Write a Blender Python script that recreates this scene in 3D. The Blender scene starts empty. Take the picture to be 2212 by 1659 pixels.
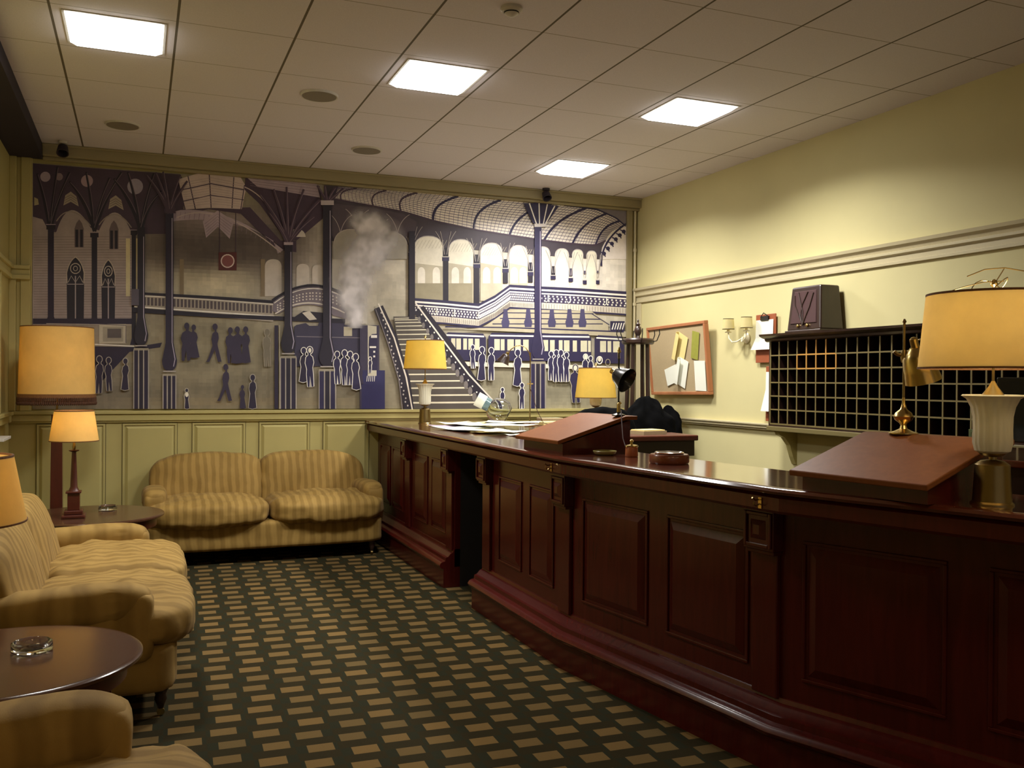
import bpy, bmesh, math, random
from math import sin, cos, pi, radians, sqrt, atan2, floor
from mathutils import Vector, Matrix, noise
random.seed(7)
S = bpy.context.scene
COL = S.collection
# ---------------------------------------------------------------- camera
F, YAW, PITCH, ROLL, EYE = 1987.1, .3857, -.0037, .0076, 1.43
fw = Vector((sin(YAW)*cos(PITCH), cos(YAW)*cos(PITCH), sin(PITCH)))
r0 = Vector((cos(YAW), -sin(YAW), 0)); u0 = r0.cross(fw)
rv = r0*cos(ROLL)+u0*sin(ROLL); uv = u0*cos(ROLL)-r0*sin(ROLL)
cd = bpy.data.cameras.new('camera'); cam = bpy.data.objects.new('camera', cd); COL.objects.link(cam)
cd.sensor_width = 36; cd.lens = F/2212*36; cd.clip_start = .05
M = Matrix((rv, uv, -fw)).transposed().to_4x4(); M.translation = (0, 0, EYE); cam.matrix_world = M
S.camera = cam
S.view_settings.view_transform = 'Standard'; S.view_settings.look = 'None'
S.view_settings.exposure = 0.0; S.view_settings.gamma = 1.0
CEIL = 3.28
# ---------------------------------------------------------------- world and lights
W = bpy.data.worlds.new('world'); S.world = W; W.use_nodes = True
W.node_tree.nodes['Background'].inputs[0].default_value = (1.0, .86, .70, 1)
W.node_tree.nodes['Background'].inputs[1].default_value = .19
def area(name, loc, size, power, color, spread=150, rot=(0, 0, 0)):
    l = bpy.data.lights.new(name, 'AREA'); l.shape = 'SQUARE'; l.size = size; l.energy = power; l.color = color
    l.spread = radians(spread); o = bpy.data.objects.new(name, l); COL.objects.link(o); o.location = loc; o.rotation_euler = rot
    return o
PANELS = [(-.122, 5.39), (1.678, 5.39), (3.478, 5.39), (3.478, 7.22)]
BACKP = [(-.122, -.1), (1.678, -.1), (3.478, -.1)]
PP = [30, 46, 56, 56]
for k, (x, y) in enumerate(PANELS):
    area('panel_lamp', (x, y, CEIL-.032), .42, PP[k], (1.0, .975, .92), 150)
for k, (x, y) in enumerate(BACKP):
    area('panel_lamp_behind', (x, y, CEIL-.02), .5, 9, (1.0, .74, .42), 160)

# ---------------------------------------------------------------- materials
def srgb(r, g, b):
    f = lambda c: (c/255/12.92 if c/255 <= .04045 else ((c/255+.055)/1.055)**2.4)
    return (f(r), f(g), f(b))
MAT = {}
class N:
    def __init__(s, name):
        s.m = bpy.data.materials.new(name); s.m.use_nodes = True; s.t = s.m.node_tree; s.b = s.t.nodes['Principled BSDF']; MAT[name] = s.m
    def n(s, typ, **kw):
        x = s.t.nodes.new(typ)
        for k, v in kw.items():
            if k.startswith('i_'):
                key = k[2:]; key = int(key) if key.isdigit() else key.replace('_', ' ')
                x.inputs[key].default_value = v
            else: setattr(x, k, v)
        return x
    def l(s, a, b): s.t.links.new(a, b)
    def math(s, op, a, b=None, c=None):
        x = s.t.nodes.new('ShaderNodeMath'); x.operation = op
        for i, v in enumerate((a, b, c)):
            if v is None: continue
            if isinstance(v, (int, float)): x.inputs[i].default_value = v
            else: s.l(v, x.inputs[i])
        return x.outputs[0]
    def mix(s, fac, a, b):
        x = s.t.nodes.new('ShaderNodeMix'); x.data_type = 'RGBA'
        for key, v in ((0, fac), (6, a), (7, b)):
            if isinstance(v, tuple): x.inputs[key].default_value = (*v, 1) if len(v) == 3 else v
            elif isinstance(v, (int, float)): x.inputs[key].default_value = v
            else: s.l(v, x.inputs[key])
        return x.outputs[2]
    def set(s, **kw):
        for k, v in kw.items():
            key = k.replace('_', ' ')
            s.b.inputs[key].default_value = (*v, 1) if isinstance(v, tuple) and len(v) == 3 else v
    def coord(s, kind='Object'): return s.n('ShaderNodeTexCoord').outputs[kind]
    def bump(s, h, st=.2, d=.01):
        x = s.n('ShaderNodeBump'); x.inputs['Strength'].default_value = st; x.inputs['Distance'].default_value = d
        s.l(h, x.inputs['Height']); s.l(x.outputs[0], s.b.inputs['Normal'])
def simple(name, col, rough=.6, metal=0, nscale=30, namt=.12, coat=0, bump=0, spec=.5):
    n = N(name); no = n.n('ShaderNodeTexNoise', i_Scale=nscale, i_Detail=4.0); n.l(n.coord(), no.inputs[0])
    c = n.mix(no.outputs[0], tuple(v*(1-namt) for v in col), tuple(min(1, v*(1+namt)) for v in col))
    n.l(c, n.b.inputs['Base Color']); n.set(Roughness=rough, Metallic=metal, Coat_Weight=coat, Coat_Roughness=.15, Specular_IOR_Level=spec)
    if bump: n.bump(no.outputs[0], bump)
    return n.m
def wood(name, c1, c2, rough=.3, coat=.3, scale=6, axis=(1, 1, .12), spec=.5):
    n = N(name); mp = n.n('ShaderNodeMapping'); mp.inputs['Scale'].default_value = axis; n.l(n.coord(), mp.inputs[0])
    a = n.n('ShaderNodeTexNoise', i_Scale=scale*4, i_Detail=6.0, i_Distortion=1.2); n.l(mp.outputs[0], a.inputs[0])
    b = n.n('ShaderNodeTexNoise', i_Scale=1.7, i_Detail=3.0); n.l(n.coord(), b.inputs[0])
    f = n.math('MULTIPLY_ADD', a.outputs[0], .7, n.math('MULTIPLY', b.outputs[0], .4))
    n.l(n.mix(f, c1, c2), n.b.inputs['Base Color']); n.set(Roughness=rough, Coat_Weight=coat, Coat_Roughness=.12, Specular_IOR_Level=spec)
    n.bump(a.outputs[0], .05, .002)
    return n.m
wood('mahogany', (.024, .0018, .0016), (.115, .0125, .0085), .27, .2, spec=.35)
wood('mahogany_top', (.05, .010, .005), (.16, .036, .016), .12, 1.0, axis=(1, .12, 1))
wood('desk_leather_wood', (.15, .046, .014), (.26, .092, .03), .45, .0, spec=.1)
wood('dark_walnut', (.012, .006, .005), (.045, .02, .014), .35, .3)
wood('red_wood', (.035, .006, .003), (.105, .019, .009), .35, .2)
wood('table_wood', (.035, .014, .008), (.10, .042, .02), .22, .12, axis=(.12, 1, 1))
wood('orange_wood', (.28, .07, .018), (.44, .13, .04), .4, .2)
wood('tray_wood', (.12, .03, .012), (.26, .07, .025), .3, .3)
wood('frame_wood', (.33, .11, .045), (.5, .2, .08), .45, .2)
simple('wall_paint', srgb(206, 196, 145), .75, nscale=3, namt=.06, bump=.03)
simple('wainscot_paint', srgb(182, 169, 108), .5, nscale=5, namt=.06)
simple('wainscot_dark', srgb(110, 98, 58), .55, nscale=5, namt=.06)
simple('rail_paint', srgb(196, 184, 148), .4, nscale=8, namt=.05)
simple('olive_trim', srgb(150, 138, 104), .5, nscale=5, namt=.08)
simple('dark_plum', srgb(42, 34, 44), .8, nscale=4, namt=.2)
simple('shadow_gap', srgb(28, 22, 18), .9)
simple('brass', (.62, .45, .17), .24, 1.0, 8, .12)
simple('aged_brass', (.33, .24, .10), .33, 1.0, 12, .2)
simple('edge_brass', srgb(116, 102, 62), .5, .1, 12, .2)
simple('edge_orange', srgb(184, 136, 66), .5, .1, 12, .15)
simple('black_metal', (.012, .012, .014), .25, .3, 20, .2, coat=.5)
simple('chrome', (.7, .68, .6), .15, 1.0)
simple('white_plastic', srgb(205, 200, 190), .5)
simple('grille', srgb(128, 118, 104), .7, nscale=200, namt=.3)
simple('paper', srgb(238, 238, 224), .7, nscale=6, namt=.03)
simple('paper_cream', srgb(226, 208, 140), .7, nscale=6, namt=.04)
simple('paper_lilac', srgb(176, 160, 180), .7)
simple('paper_green', srgb(150, 150, 62), .6)
simple('red_board', srgb(150, 78, 44), .6, nscale=20)
simple('cork', srgb(176, 156, 120), .9, nscale=160, namt=.2, bump=.1)
simple('black_cloth', srgb(12, 12, 13), 1.0, nscale=9, namt=.35, bump=.2, spec=.05)
simple('black_screen', (.01, .011, .014), .15)
simple('fringe', srgb(78, 44, 22), .8, nscale=120, namt=.6, bump=.4)
simple('braid', srgb(120, 78, 40), .8, nscale=90, namt=.35, bump=.3)
simple('sconce_white', srgb(232, 222, 190), .3)
simple('green_glass_dull', srgb(140, 132, 80), .25, nscale=12)
simple('mint', srgb(150, 176, 140), .5)
simple('radio_cloth', srgb(62, 34, 34), .8, nscale=150, namt=.2)
simple('ink', srgb(70, 66, 70), .7)
simple('rope', srgb(60, 30, 22), .7)
def shade_mat(name, col, tr=.45):
    n = N(name); no = n.n('ShaderNodeTexNoise', i_Scale=9.0, i_Detail=5.0, i_Roughness=.65); n.l(n.coord(), no.inputs[0])
    c = n.mix(no.outputs[0], tuple(v*.86 for v in col), tuple(min(1, v*1.1) for v in col))
    d = n.n('ShaderNodeBsdfDiffuse'); t = n.n('ShaderNodeBsdfTranslucent'); mx = n.n('ShaderNodeMixShader'); mx.inputs[0].default_value = tr
    n.l(c, d.inputs[0]); n.l(c, t.inputs[0]); n.l(d.outputs[0], mx.inputs[1]); n.l(t.outputs[0], mx.inputs[2])
    n.l(mx.outputs[0], n.t.nodes['Material Output'].inputs[0])
shade_mat('shade_cream', srgb(246, 226, 172))
shade_mat('shade_yellow', srgb(244, 218, 116))
shade_mat('shade_amber', srgb(246, 214, 138))
shade_mat('shade_pale', srgb(236, 226, 176))
n = N('frosted_glass'); n.set(Base_Color=(.82, .78, .62), Roughness=.5, Subsurface_Weight=.0, Transmission_Weight=.25, IOR=1.3)
n = N('clear_glass'); n.set(Base_Color=(.92, .95, .92), Roughness=.04, Transmission_Weight=1.0, IOR=1.45)
n = N('blue_glass'); n.set(Base_Color=(.45, .62, .66), Roughness=.08, Transmission_Weight=.75, IOR=1.4)
n = N('lit_panel')
em = n.n('ShaderNodeEmission'); em.inputs[0].default_value = (1, .99, .95, 1); em.inputs[1].default_value = 9.0
n.l(em.outputs[0], n.t.nodes['Material Output'].inputs[0])
n = N('bulb_lit')
em = n.n('ShaderNodeEmission'); em.inputs[0].default_value = (1, .75, .42, 1); em.inputs[1].default_value = 3.0
n.l(em.outputs[0], n.t.nodes['Material Output'].inputs[0])
def fabric(name, c1, c2, period, axis):
    n = N(name); sx = n.n('ShaderNodeSeparateXYZ'); n.l(n.coord(), sx.inputs[0])
    no = n.n('ShaderNodeTexNoise', i_Scale=5.0, i_Detail=3.0); n.l(n.coord(), no.inputs[0])
    no2 = n.n('ShaderNodeTexNoise', i_Scale=260.0, i_Detail=2.0); n.l(n.coord(), no2.inputs[0])
    x = n.math('ADD', sx.outputs[axis], n.math('MULTIPLY', n.math('SUBTRACT', no.outputs[0], .5), period*.8))
    w = n.math('SINE', n.math('MULTIPLY', x, 2*pi/period))
    w2 = n.math('SINE', n.math('MULTIPLY', x, 6*pi/period))
    f = n.math('MULTIPLY_ADD', w, .27, n.math('MULTIPLY_ADD', w2, .08, .5))
    f = n.math('ADD', f, n.math('MULTIPLY', n.math('SUBTRACT', no.outputs[0], .5), .9)); 
    x2 = n.n('ShaderNodeClamp'); n.l(f, x2.inputs[0])
    n.l(n.mix(x2.outputs[0], c1, c2), n.b.inputs['Base Color']); n.set(Roughness=.75, Sheen_Weight=.04, Specular_IOR_Level=.25)
    n.bump(no2.outputs[0], .12, .003)
    return n.m
FC1, FC2 = srgb(122, 94, 42), srgb(166, 134, 72)
fabric('stripe_x', FC1, FC2, .085, 0); fabric('stripe_fine', FC1, FC2, .062, 0); fabric('stripe_arm', FC1, FC2, .14, 1)
# ceiling tiles
n = N('ceiling_tiles'); sx = n.n('ShaderNodeSeparateXYZ'); n.l(n.coord('Object'), sx.inputs[0])
no = n.n('ShaderNodeTexNoise', i_Scale=140.0, i_Detail=3.0); n.l(n.coord('Object'), no.inputs[0])
def grid(o, off, per, w):
    u = n.math('FRACT', n.math('ADD', n.math('DIVIDE', n.math('SUBTRACT', o, off), per), .5))
    return n.math('LESS_THAN', n.math('ABSOLUTE', n.math('SUBTRACT', u, .5)), w/per/2)
gx = grid(sx.outputs[0], -.4226, .6, .013); gy = grid(sx.outputs[1], 5.697, .6105, .006)
base = n.mix(no.outputs[0], srgb(204, 197, 200), srgb(226, 218, 222))
c = n.mix(gy, base, srgb(140, 130, 108)); c = n.mix(gx, c, srgb(98, 88, 70)); n.l(c, n.b.inputs['Base Color']); n.set(Roughness=.85)
n.bump(no.outputs[0], .1, .004)
# carpet
n = N('carpet'); sx = n.n('ShaderNodeSeparateXYZ'); mp = n.n('ShaderNodeMapping'); mp.inputs['Rotation'].default_value = (0, 0, .035)
n.l(n.coord('Object'), mp.inputs[0]); n.l(mp.outputs[0], sx.inputs[0])
u = n.math('DIVIDE', n.math('ADD', sx.outputs[0], 10.02), .161); cu = n.math('FLOOR', u)
v = n.math('ADD', n.math('DIVIDE', sx.outputs[1], .144), n.math('MULTIPLY', cu, .5)); rw = n.math('FLOOR', v)
jit = n.math('MULTIPLY', n.math('SUBTRACT', n.math('MODULO', n.math('ABSOLUTE', rw), 2.0), .5), .16)
fu = n.math('ABSOLUTE', n.math('SUBTRACT', n.math('SUBTRACT', n.math('FRACT', u), .5), jit))
fv = n.math('ABSOLUTE', n.math('SUBTRACT', n.math('FRACT', v), .5))
blk = n.math('MULTIPLY', n.math('LESS_THAN', fu, .315), n.math('LESS_THAN', fv, .255))
wn = n.n('ShaderNodeTexWhiteNoise'); cb = n.n('ShaderNodeCombineXYZ'); n.l(cu, cb.inputs[0]); n.l(rw, cb.inputs[1]); n.l(cb.outputs[0], wn.inputs[0])
pile = n.n('ShaderNodeTexNoise', i_Scale=320.0, i_Detail=2.0); n.l(n.coord('Object'), pile.inputs[0])
tan = n.mix(wn.outputs[0], srgb(100, 82, 50), srgb(118, 93, 54))
hf = n.math('LESS_THAN', fv, .255)
bg = n.mix(hf, srgb(46, 39, 20), srgb(41, 41, 26))
c = n.mix(blk, bg, tan); c = n.mix(n.math('MULTIPLY', pile.outputs[0], .45), c, n.mix(.5, c, (.02, .018, .012)))
n.l(c, n.b.inputs['Base Color']); n.set(Roughness=1.0, Specular_IOR_Level=.1); n.bump(pile.outputs[0], .3, .004)
# mural paint (colours come from the painted strokes)
n = N('mural_paint'); at = n.n('ShaderNodeVertexColor'); at.layer_name = 'Col'
no = n.n('ShaderNodeTexNoise', i_Scale=7.0, i_Detail=6.0, i_Roughness=.65); n.l(n.coord('Object'), no.inputs[0])
no2 = n.n('ShaderNodeTexNoise', i_Scale=1.6, i_Detail=3.0); n.l(n.coord('Object'), no2.inputs[0])
f = n.math('MULTIPLY_ADD', no.outputs[0], .6, n.math('MULTIPLY_ADD', no2.outputs[0], .5, .45))
vm = n.n('ShaderNodeVectorMath', operation='SCALE'); n.l(at.outputs[0], vm.inputs[0]); n.l(f, vm.inputs['Scale']); n.l(vm.outputs[0], n.b.inputs['Base Color']); n.set(Roughness=.55); n.l(at.outputs['Alpha'], n.b.inputs['Alpha'])

# ---------------------------------------------------------------- mesh helpers
class MB:
    def __init__(s): s.v = []; s.f = []; s.mi = []; s.cur = 0
    def add(s, vs, fs):
        o = len(s.v); s.v += [tuple(p) for p in vs]; s.f += [tuple(i+o for i in f) for f in fs]; s.mi += [s.cur]*len(fs); return s
    def box(s, x0, x1, y0, y1, z0, z1, T=None):
        vs = [Vector((x, y, z)) for x in (x0, x1) for y in (y0, y1) for z in (z0, z1)]
        if T is not None: vs = [T @ p for p in vs]
        return s.add(vs, [(0, 1, 3, 2), (4, 6, 7, 5), (0, 4, 5, 1), (2, 3, 7, 6), (0, 2, 6, 4), (1, 5, 7, 3)])
    def frus(s, a, b):  # two 4-point rings
        return s.add(list(a)+list(b), [(3, 2, 1, 0), (4, 5, 6, 7)]+[(i, (i+1) % 4, 4+(i+1) % 4, 4+i) for i in range(4)])
    def lathe(s, prof, c=(0, 0, 0), n=32, T=None, lobes=0, amp=0, cap=True):
        o = []; m = len(prof)
        for r, z in prof:
            for k in range(n):
                a = 2*pi*k/n; rr = r*(1+amp*cos(lobes*a)) if lobes else r
                p = Vector((rr*cos(a), rr*sin(a), z))
                p = (T @ p) if T is not None else p
                o.append(p+Vector(c))
        fs = [(i*n+k, i*n+(k+1) % n, (i+1)*n+(k+1) % n, (i+1)*n+k) for i in range(m-1) for k in range(n)]
        if cap:
            fs.append(tuple(range(n-1, -1, -1))); fs.append(tuple((m-1)*n+k for k in range(n)))
        return s.add(o, fs)
    def tube(s, pts, r, n=10, taper=None):
        pts = [Vector(p) for p in pts]; o = []
        up = Vector((0, 0, 1)); prev = None
        for i, p in enumerate(pts):
            d = (pts[min(i+1, len(pts)-1)]-pts[max(i-1, 0)]).normalized()
            if prev is None: a = d.cross(up if abs(d.z) < .9 else Vector((1, 0, 0))).normalized()
            else: a = (prev-d*prev.dot(d)).normalized()
            prev = a; b = d.cross(a)
            rr = r if taper is None else r*taper[i]
            for k in range(n): t = 2*pi*k/n; o.append(p+a*cos(t)*rr+b*sin(t)*rr)
        m = len(pts); fs = [(i*n+k, i*n+(k+1) % n, (i+1)*n+(k+1) % n, (i+1)*n+k) for i in range(m-1) for k in range(n)]
        fs.append(tuple(range(n-1, -1, -1))); fs.append(tuple((m-1)*n+k for k in range(n)))
        return s.add(o, fs)
    def prism(s, poly, z0, z1, T=None):
        n = len(poly); vs = [Vector((x, y, z0)) for x, y in poly]+[Vector((x, y, z1)) for x, y in poly]
        if T is not None: vs = [T @ p for p in vs]
        return s.add(vs, [tuple(range(n-1, -1, -1)), tuple(range(n, 2*n))]+[(i, (i+1) % n, n+(i+1) % n, n+i) for i in range(n)])
    def sweep(s, path, prof):  # prof: closed list (offset toward lobby, z)
        P = [Vector((a, b)) for a, b in path]; rings = []
        for i, p in enumerate(P):
            ds = []
            if i > 0: ds.append((P[i]-P[i-1]).normalized())
            if i < len(P)-1: ds.append((P[i+1]-P[i]).normalized())
            ns = [Vector((d.y, -d.x)) for d in ds]   # path runs toward -Y, so this points to -X
            nn = sum(ns, Vector((0, 0))).normalized(); k = 1/max(.3, nn.dot(ns[0]))
            rings.append([(p.x+nn.x*o*k, p.y+nn.y*o*k, z) for o, z in prof])
        m = len(prof); vs = [q for r in rings for q in r]
        fs = [(i*m+k, i*m+(k+1) % m, (i+1)*m+(k+1) % m, (i+1)*m+k) for i in range(len(P)-1) for k in range(m)]
        fs.append(tuple(range(m))); fs.append(tuple((len(P)-1)*m+k for k in range(m-1, -1, -1)))
        return s.add(vs, fs)
    def soft(s, c, size, n=4.0, g=14, fn=None, wr=0.0, seed=0, T=None):
        # rounded cushion: cube grid pushed onto a superellipsoid
        idx = {}; vs = []; fs = []
        def vid(i, j, k):
            if (i, j, k) in idx: return idx[i, j, k]
            p = Vector((i/g*2-1, j/g*2-1, k/g*2-1)); m = max(abs(p.x), abs(p.y), abs(p.z))
            q = (abs(p.x)**n+abs(p.y)**n+abs(p.z)**n)**(1/n); p = p*(m/q)
            if wr:
                w = Vector((p.x*size[0]*7+seed, p.y*size[1]*7, p.z*size[2]*7)); d = noise.noise(w)*wr
                p2 = Vector((p.x*size[0]/2, p.y*size[1]/2, p.z*size[2]/2)); p2 += p.normalized()*d
            else: p2 = Vector((p.x*size[0]/2, p.y*size[1]/2, p.z*size[2]/2))
            if fn: p2 = fn(p2, p)
            p2 = p2+Vector(c)
            if T is not None: p2 = T @ p2
            idx[i, j, k] = len(vs); vs.append(p2); return idx[i, j, k]
        R = range(g)
        for a in R:
            for b in R:
                for w, fl in ((0, 0), (g, 1)):
                    for q in (lambda x, y: (x, y, w), lambda x, y: (y, w, x), lambda x, y: (w, x, y)):
                        f = [vid(*q(a, b)), vid(*q(a+1, b)), vid(*q(a+1, b+1)), vid(*q(a, b+1))]
                        fs.append(tuple(f) if fl else tuple(reversed(f)))
        return s.add(vs, fs)
    def build(s, name, mats, parent=None, smooth=False, bevel=0, loc=None):
        me = bpy.data.meshes.new(name); me.from_pydata(s.v, [], s.f)
        for m in (mats if isinstance(mats, (list, tuple)) else [mats]): me.materials.append(MAT[m])
        me.polygons.foreach_set('material_index', s.mi)
        bm = bmesh.new(); bm.from_mesh(me); bmesh.ops.recalc_face_normals(bm, faces=bm.faces); bm.to_mesh(me); bm.free()
        if smooth:
            me.polygons.foreach_set('use_smooth', [True]*len(me.polygons))
            if smooth != 2: me.set_sharp_from_angle(angle=radians(38))
        o = bpy.data.objects.new(name, me); COL.objects.link(o)
        if parent: o.parent = parent
        if loc: o.location = loc
        if bevel:
            b = o.modifiers.new('bevel', 'BEVEL'); b.width = bevel; b.segments = 2; b.limit_method = 'ANGLE'; b.angle_limit = radians(40)
        return o
def tag(o, label=None, cat=None, group=None, kind=None):
    if label: o['label'] = label
    if cat: o['category'] = cat
    if group: o['group'] = group
    if kind: o['kind'] = kind
    return o
def thing(name, label, cat, loc=(0, 0, 0), rz=0, group=None):
    o = bpy.data.objects.new(name, None); COL.objects.link(o); o.location = loc; o.rotation_euler = (0, 0, rz); o.empty_display_size = .05
    return tag(o, label, cat, group)
def struct(o, label=None): o['kind'] = 'structure'; (label and tag(o, label)); return o
def copy_tree(o, parent=None):
    c = o.copy(); COL.objects.link(c)
    if parent: c.parent = parent
    for ch in o.children: copy_tree(ch, c)
    return c
def rotm(rz, loc=(0, 0, 0), rx=0, ry=0):
    return Matrix.Translation(loc) @ Matrix.Rotation(rz, 4, 'Z') @ Matrix.Rotation(ry, 4, 'Y') @ Matrix.Rotation(rx, 4, 'X')

# ================================================================ SETTING
XL, XR, YB, YF = -.95, 4.707, 8.24, -3.2
struct(MB().box(XL-.1, XR+.1, YF, YB+.1, -.06, 0).build('floor', 'carpet'), 'dark green carpet woven with staggered tan rectangles')
# ceiling with openings where the light panels are recessed
m = MB(); hole = .25
xs = sorted({XL+.234, XR} | {p[0]+d for p in PANELS for d in (-hole, hole)}); ys = sorted({YF, YB} | {p[1]+d for p in PANELS for d in (-hole, hole)})
for i in range(len(xs)-1):
    for j in range(len(ys)-1):
        cx, cy = (xs[i]+xs[i+1])/2, (ys[j]+ys[j+1])/2
        if any(abs(cx-p[0]) < hole and abs(cy-p[1]) < hole for p in PANELS): continue
        m.box(xs[i], xs[i+1], ys[j], ys[j+1], CEIL, CEIL+.02)
m.box(XL-.1, XR+.1, YF, YB+.1, CEIL+.14, CEIL+.18)
struct(m.build('ceiling', 'ceiling_tiles'), 'suspended ceiling of off-white square tiles')
struct(MB().box(XL-.1, XL, YF, YB+.1, 0, CEIL+.14).build('wall_left', 'wainscot_paint'))
struct(MB().box(XL, XR, YB, YB+.1, 0, CEIL+.14).build('wall_back', 'wainscot_paint'))
struct(MB().box(XR, XR+.1, YF, YB+.1, 0, CEIL+.14).build('wall_right', 'wall_paint'))
struct(MB().box(XL, XL+.234, YF, YB, 3.17, CEIL+.14).build('trim_1', 'dark_plum'), 'dark box beam along the left edge of the ceiling')
m = MB(); m.box(XL+.234, XR, YB-.1, YB, 3.185, CEIL); m.box(XL+.234, XR, YB-.06, YB, 3.16, 3.185); m.box(XL+.234, XR, YB-.115, YB-.1, 3.262, CEIL)
struct(m.build('trim_2', 'olive_trim', bevel=.006), 'olive cornice above the mural')
# chair rail and wainscot below the mural
m = MB(); m.box(XL, XR, YB-.045, YB, 1.13, 1.158); m.box(XL, XR, YB-.03, YB, 1.075, 1.13); m.box(XL, XR, YB-.018, YB, 1.06, 1.08)
struct(m.build('trim_3', 'wainscot_paint', bevel=.004), 'moulded chair rail under the mural')
m = MB()
edges = [(-.75, -.25), (-.118, .302), (.426, .856), (.976, 1.407), (1.53, 1.94)]
def panel_frame(m, x0, x1, z0, z1, y, w=.02, d=.012):
    m.box(x0, x1, y-d, y, z1-w, z1); m.box(x0, x1, y-d, y, z0, z0+w); m.box(x0, x0+w, y-d, y, z0+w, z1-w); m.box(x1-w, x1, y-d, y, z0+w, z1-w)
for a, b in edges:
    panel_frame(m, a, b, .3, 1.05, YB-.002, .014, .01)
    ia, ib = a+.02, b-.02
    m.frus([(ia, YB-.001, .32), (ib, YB-.001, .32), (ib, YB-.001, 1.03), (ia, YB-.001, 1.03)], [(ia+.02, YB-.014, .34), (ib-.02, YB-.014, .34), (ib-.02, YB-.014, 1.01), (ia+.02, YB-.014, 1.01)])
k = 2.1
while k < 4.5: panel_frame(m, k, k+.44, .3, 1.05, YB-.002, .014, .01); k += .56
struct(m.build('trim_4', 'wainscot_paint'), 'raised painted panels of the wainscot')
m = MB()
for a, b in edges: panel_frame(m, a-.006, b+.006, .294, 1.056, YB-.0005, .007, .004)
struct(m.build('trim_11', 'wainscot_dark'), 'dark lines round the wainscot panels')
struct(MB().box(XL, 1.95, YB-.02, YB, 0, .14).build('baseboard_back', 'wainscot_paint', bevel=.004))
# left pilaster beside the mural
m = MB(); m.box(XL, -.9, YB-.05, YB, 1.16, 3.17); m.box(-.9, -.87, YB-.02, YB, 1.16, 3.17); m.box(-.87, -.8, YB-.035, YB, 1.16, 3.17); m.box(-.802, -.79, YB-.022, YB, 1.16, 3.17)
for z0, z1, d in ((2.2, 2.235, .075), (2.235, 2.28, .06), (2.28, 2.31, .085)): m.box(XL, -.8, YB-d, YB, z0, z1)
struct(m.build('trim_5', 'wainscot_paint', bevel=.004), 'olive pilaster left of the mural')
m = MB()
for z0, z1, d in ((2.2, 2.235, .03), (2.235, 2.28, .02), (2.28, 2.31, .04), (1.13, 1.158, .045), (1.075, 1.13, .03)): m.box(XL, XL+d, YF, YB-.09, z0, z1)
for y in (7.6, 6.9, 6.2): m.box(XL, XL+.02, y, y+.04, 1.16, 2.2)
struct(m.build('trim_6', 'wainscot_paint', bevel=.003), 'rails of the left wall')
# right corner strip and mouldings of the right wall
m = MB(); m.box(4.578, 4.64, YB-.04, YB, 1.16, CEIL-.02)
struct(m.build('trim_7', 'olive_trim', bevel=.005), 'dark vertical strip at the right end of the mural')
m = MB(); m.tube([(4.672, YB-.03, .2), (4.672, YB-.03, 3.18)], .013, 12); m.lathe([(.019, 0), (.019, .03)], (4.672, YB-.03, 2.75), 12); m.lathe([(.019, 0), (.019, .03)], (4.672, YB-.03, 2.2), 12)
tag(m.build('pipe', 'rail_paint', smooth=True), 'thin cream vertical pipe in the corner beside the mural', 'pipe')
m = MB()
prof = [(0, 2.225), (.02, 2.228), (.02, 2.246), (.012, 2.25), (.012, 2.285), (.032, 2.295), (.032, 2.31), (.022, 2.315), (.028, 2.335), (.05, 2.35), (.056, 2.372), (.0, 2.374)]
n = len(prof); vs = [(XR-o, y, z) for y in (YB, YF) for o, z in prof]
m.add(vs, [(i, (i+1) % n, n+(i+1) % n, n+i) for i in range(n)]+[tuple(range(n)), tuple(range(2*n-1, n-1, -1))])
struct(m.build('trim_8', 'rail_paint'), 'moulded picture rail along the right wall')
m = MB(); m.box(XR-.02, XR, 5.93, YB, 1.045, 1.062); m.box(XR-.035, XR, 5.93, YB, 1.062, 1.085); m.box(XR-.045, XR, 5.93, YB, 1.085, 1.1)
struct(m.build('trim_9', 'rail_paint', bevel=.003), 'chair rail on the right wall')
m = MB(); m.box(XR-.02, XR, 8.12, 8.2, 1.1, 2.22)
struct(m.build('trim_10', 'rail_paint', bevel=.003))

# light panels, speakers, detector
names = ['square ceiling light nearest the left edge of the ceiling', 'square ceiling light in the middle of the row of three', 'square ceiling light at the right end of the row of three', 'smallest-looking square ceiling light, closest to the mural']
for k, (x, y) in enumerate(PANELS):
    t = thing('ceiling_light', names[k], 'ceiling light', (x, y, CEIL), 0, 'recessed ceiling lights')
    m = MB(); h = .249
    for a in ((-h, h, -h, -h+.012), (-h, h, h-.012, h), (-h, -h+.012, -h+.012, h-.012), (h-.012, h, -h+.012, h-.012)): m.box(*a, -.004, .1)
    m.build('frame', 'white_plastic', t); MB().box(-.237, .237, -.237, .237, .03, .04).build('back_tray', 'white_plastic', t)
    MB().frus([(-.236, -.236, -.002), (.236, -.236, -.002), (.236, .236, -.002), (-.236, .236, -.002)], [(-.2, -.2, -.03), (.2, -.2, -.03), (.2, .2, -.03), (-.2, .2, -.03)]).build('diffuser', 'lit_panel', t)
sp = None
for k, (x, y, lab) in enumerate([(1.08, 6.03, 'round ceiling speaker with a raised white rim, between the two left lights'), (1.69, 7.31, 'dark round ceiling speaker nearest the mural, above its middle'), (-.118, 7.31, 'faint round ceiling speaker at the left, below the left light')]):
    if sp is None:
        sp = thing('ceiling_speaker', lab, 'speaker', (x, y, CEIL), 0, 'round ceiling speakers')
        MB().lathe([(.11, -.012), (.118, -.014), (.122, 0)], n=40).build('rim', 'white_plastic', sp, smooth=True)
        MB().lathe([(.0, -.014), (.07, -.0145), (.11, -.0135), (.11, -.012)], n=40, cap=False).build('grille', 'grille', sp, smooth=True)
    else: c = copy_tree(sp); c.location = (x, y, CEIL); c['label'] = lab
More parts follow.
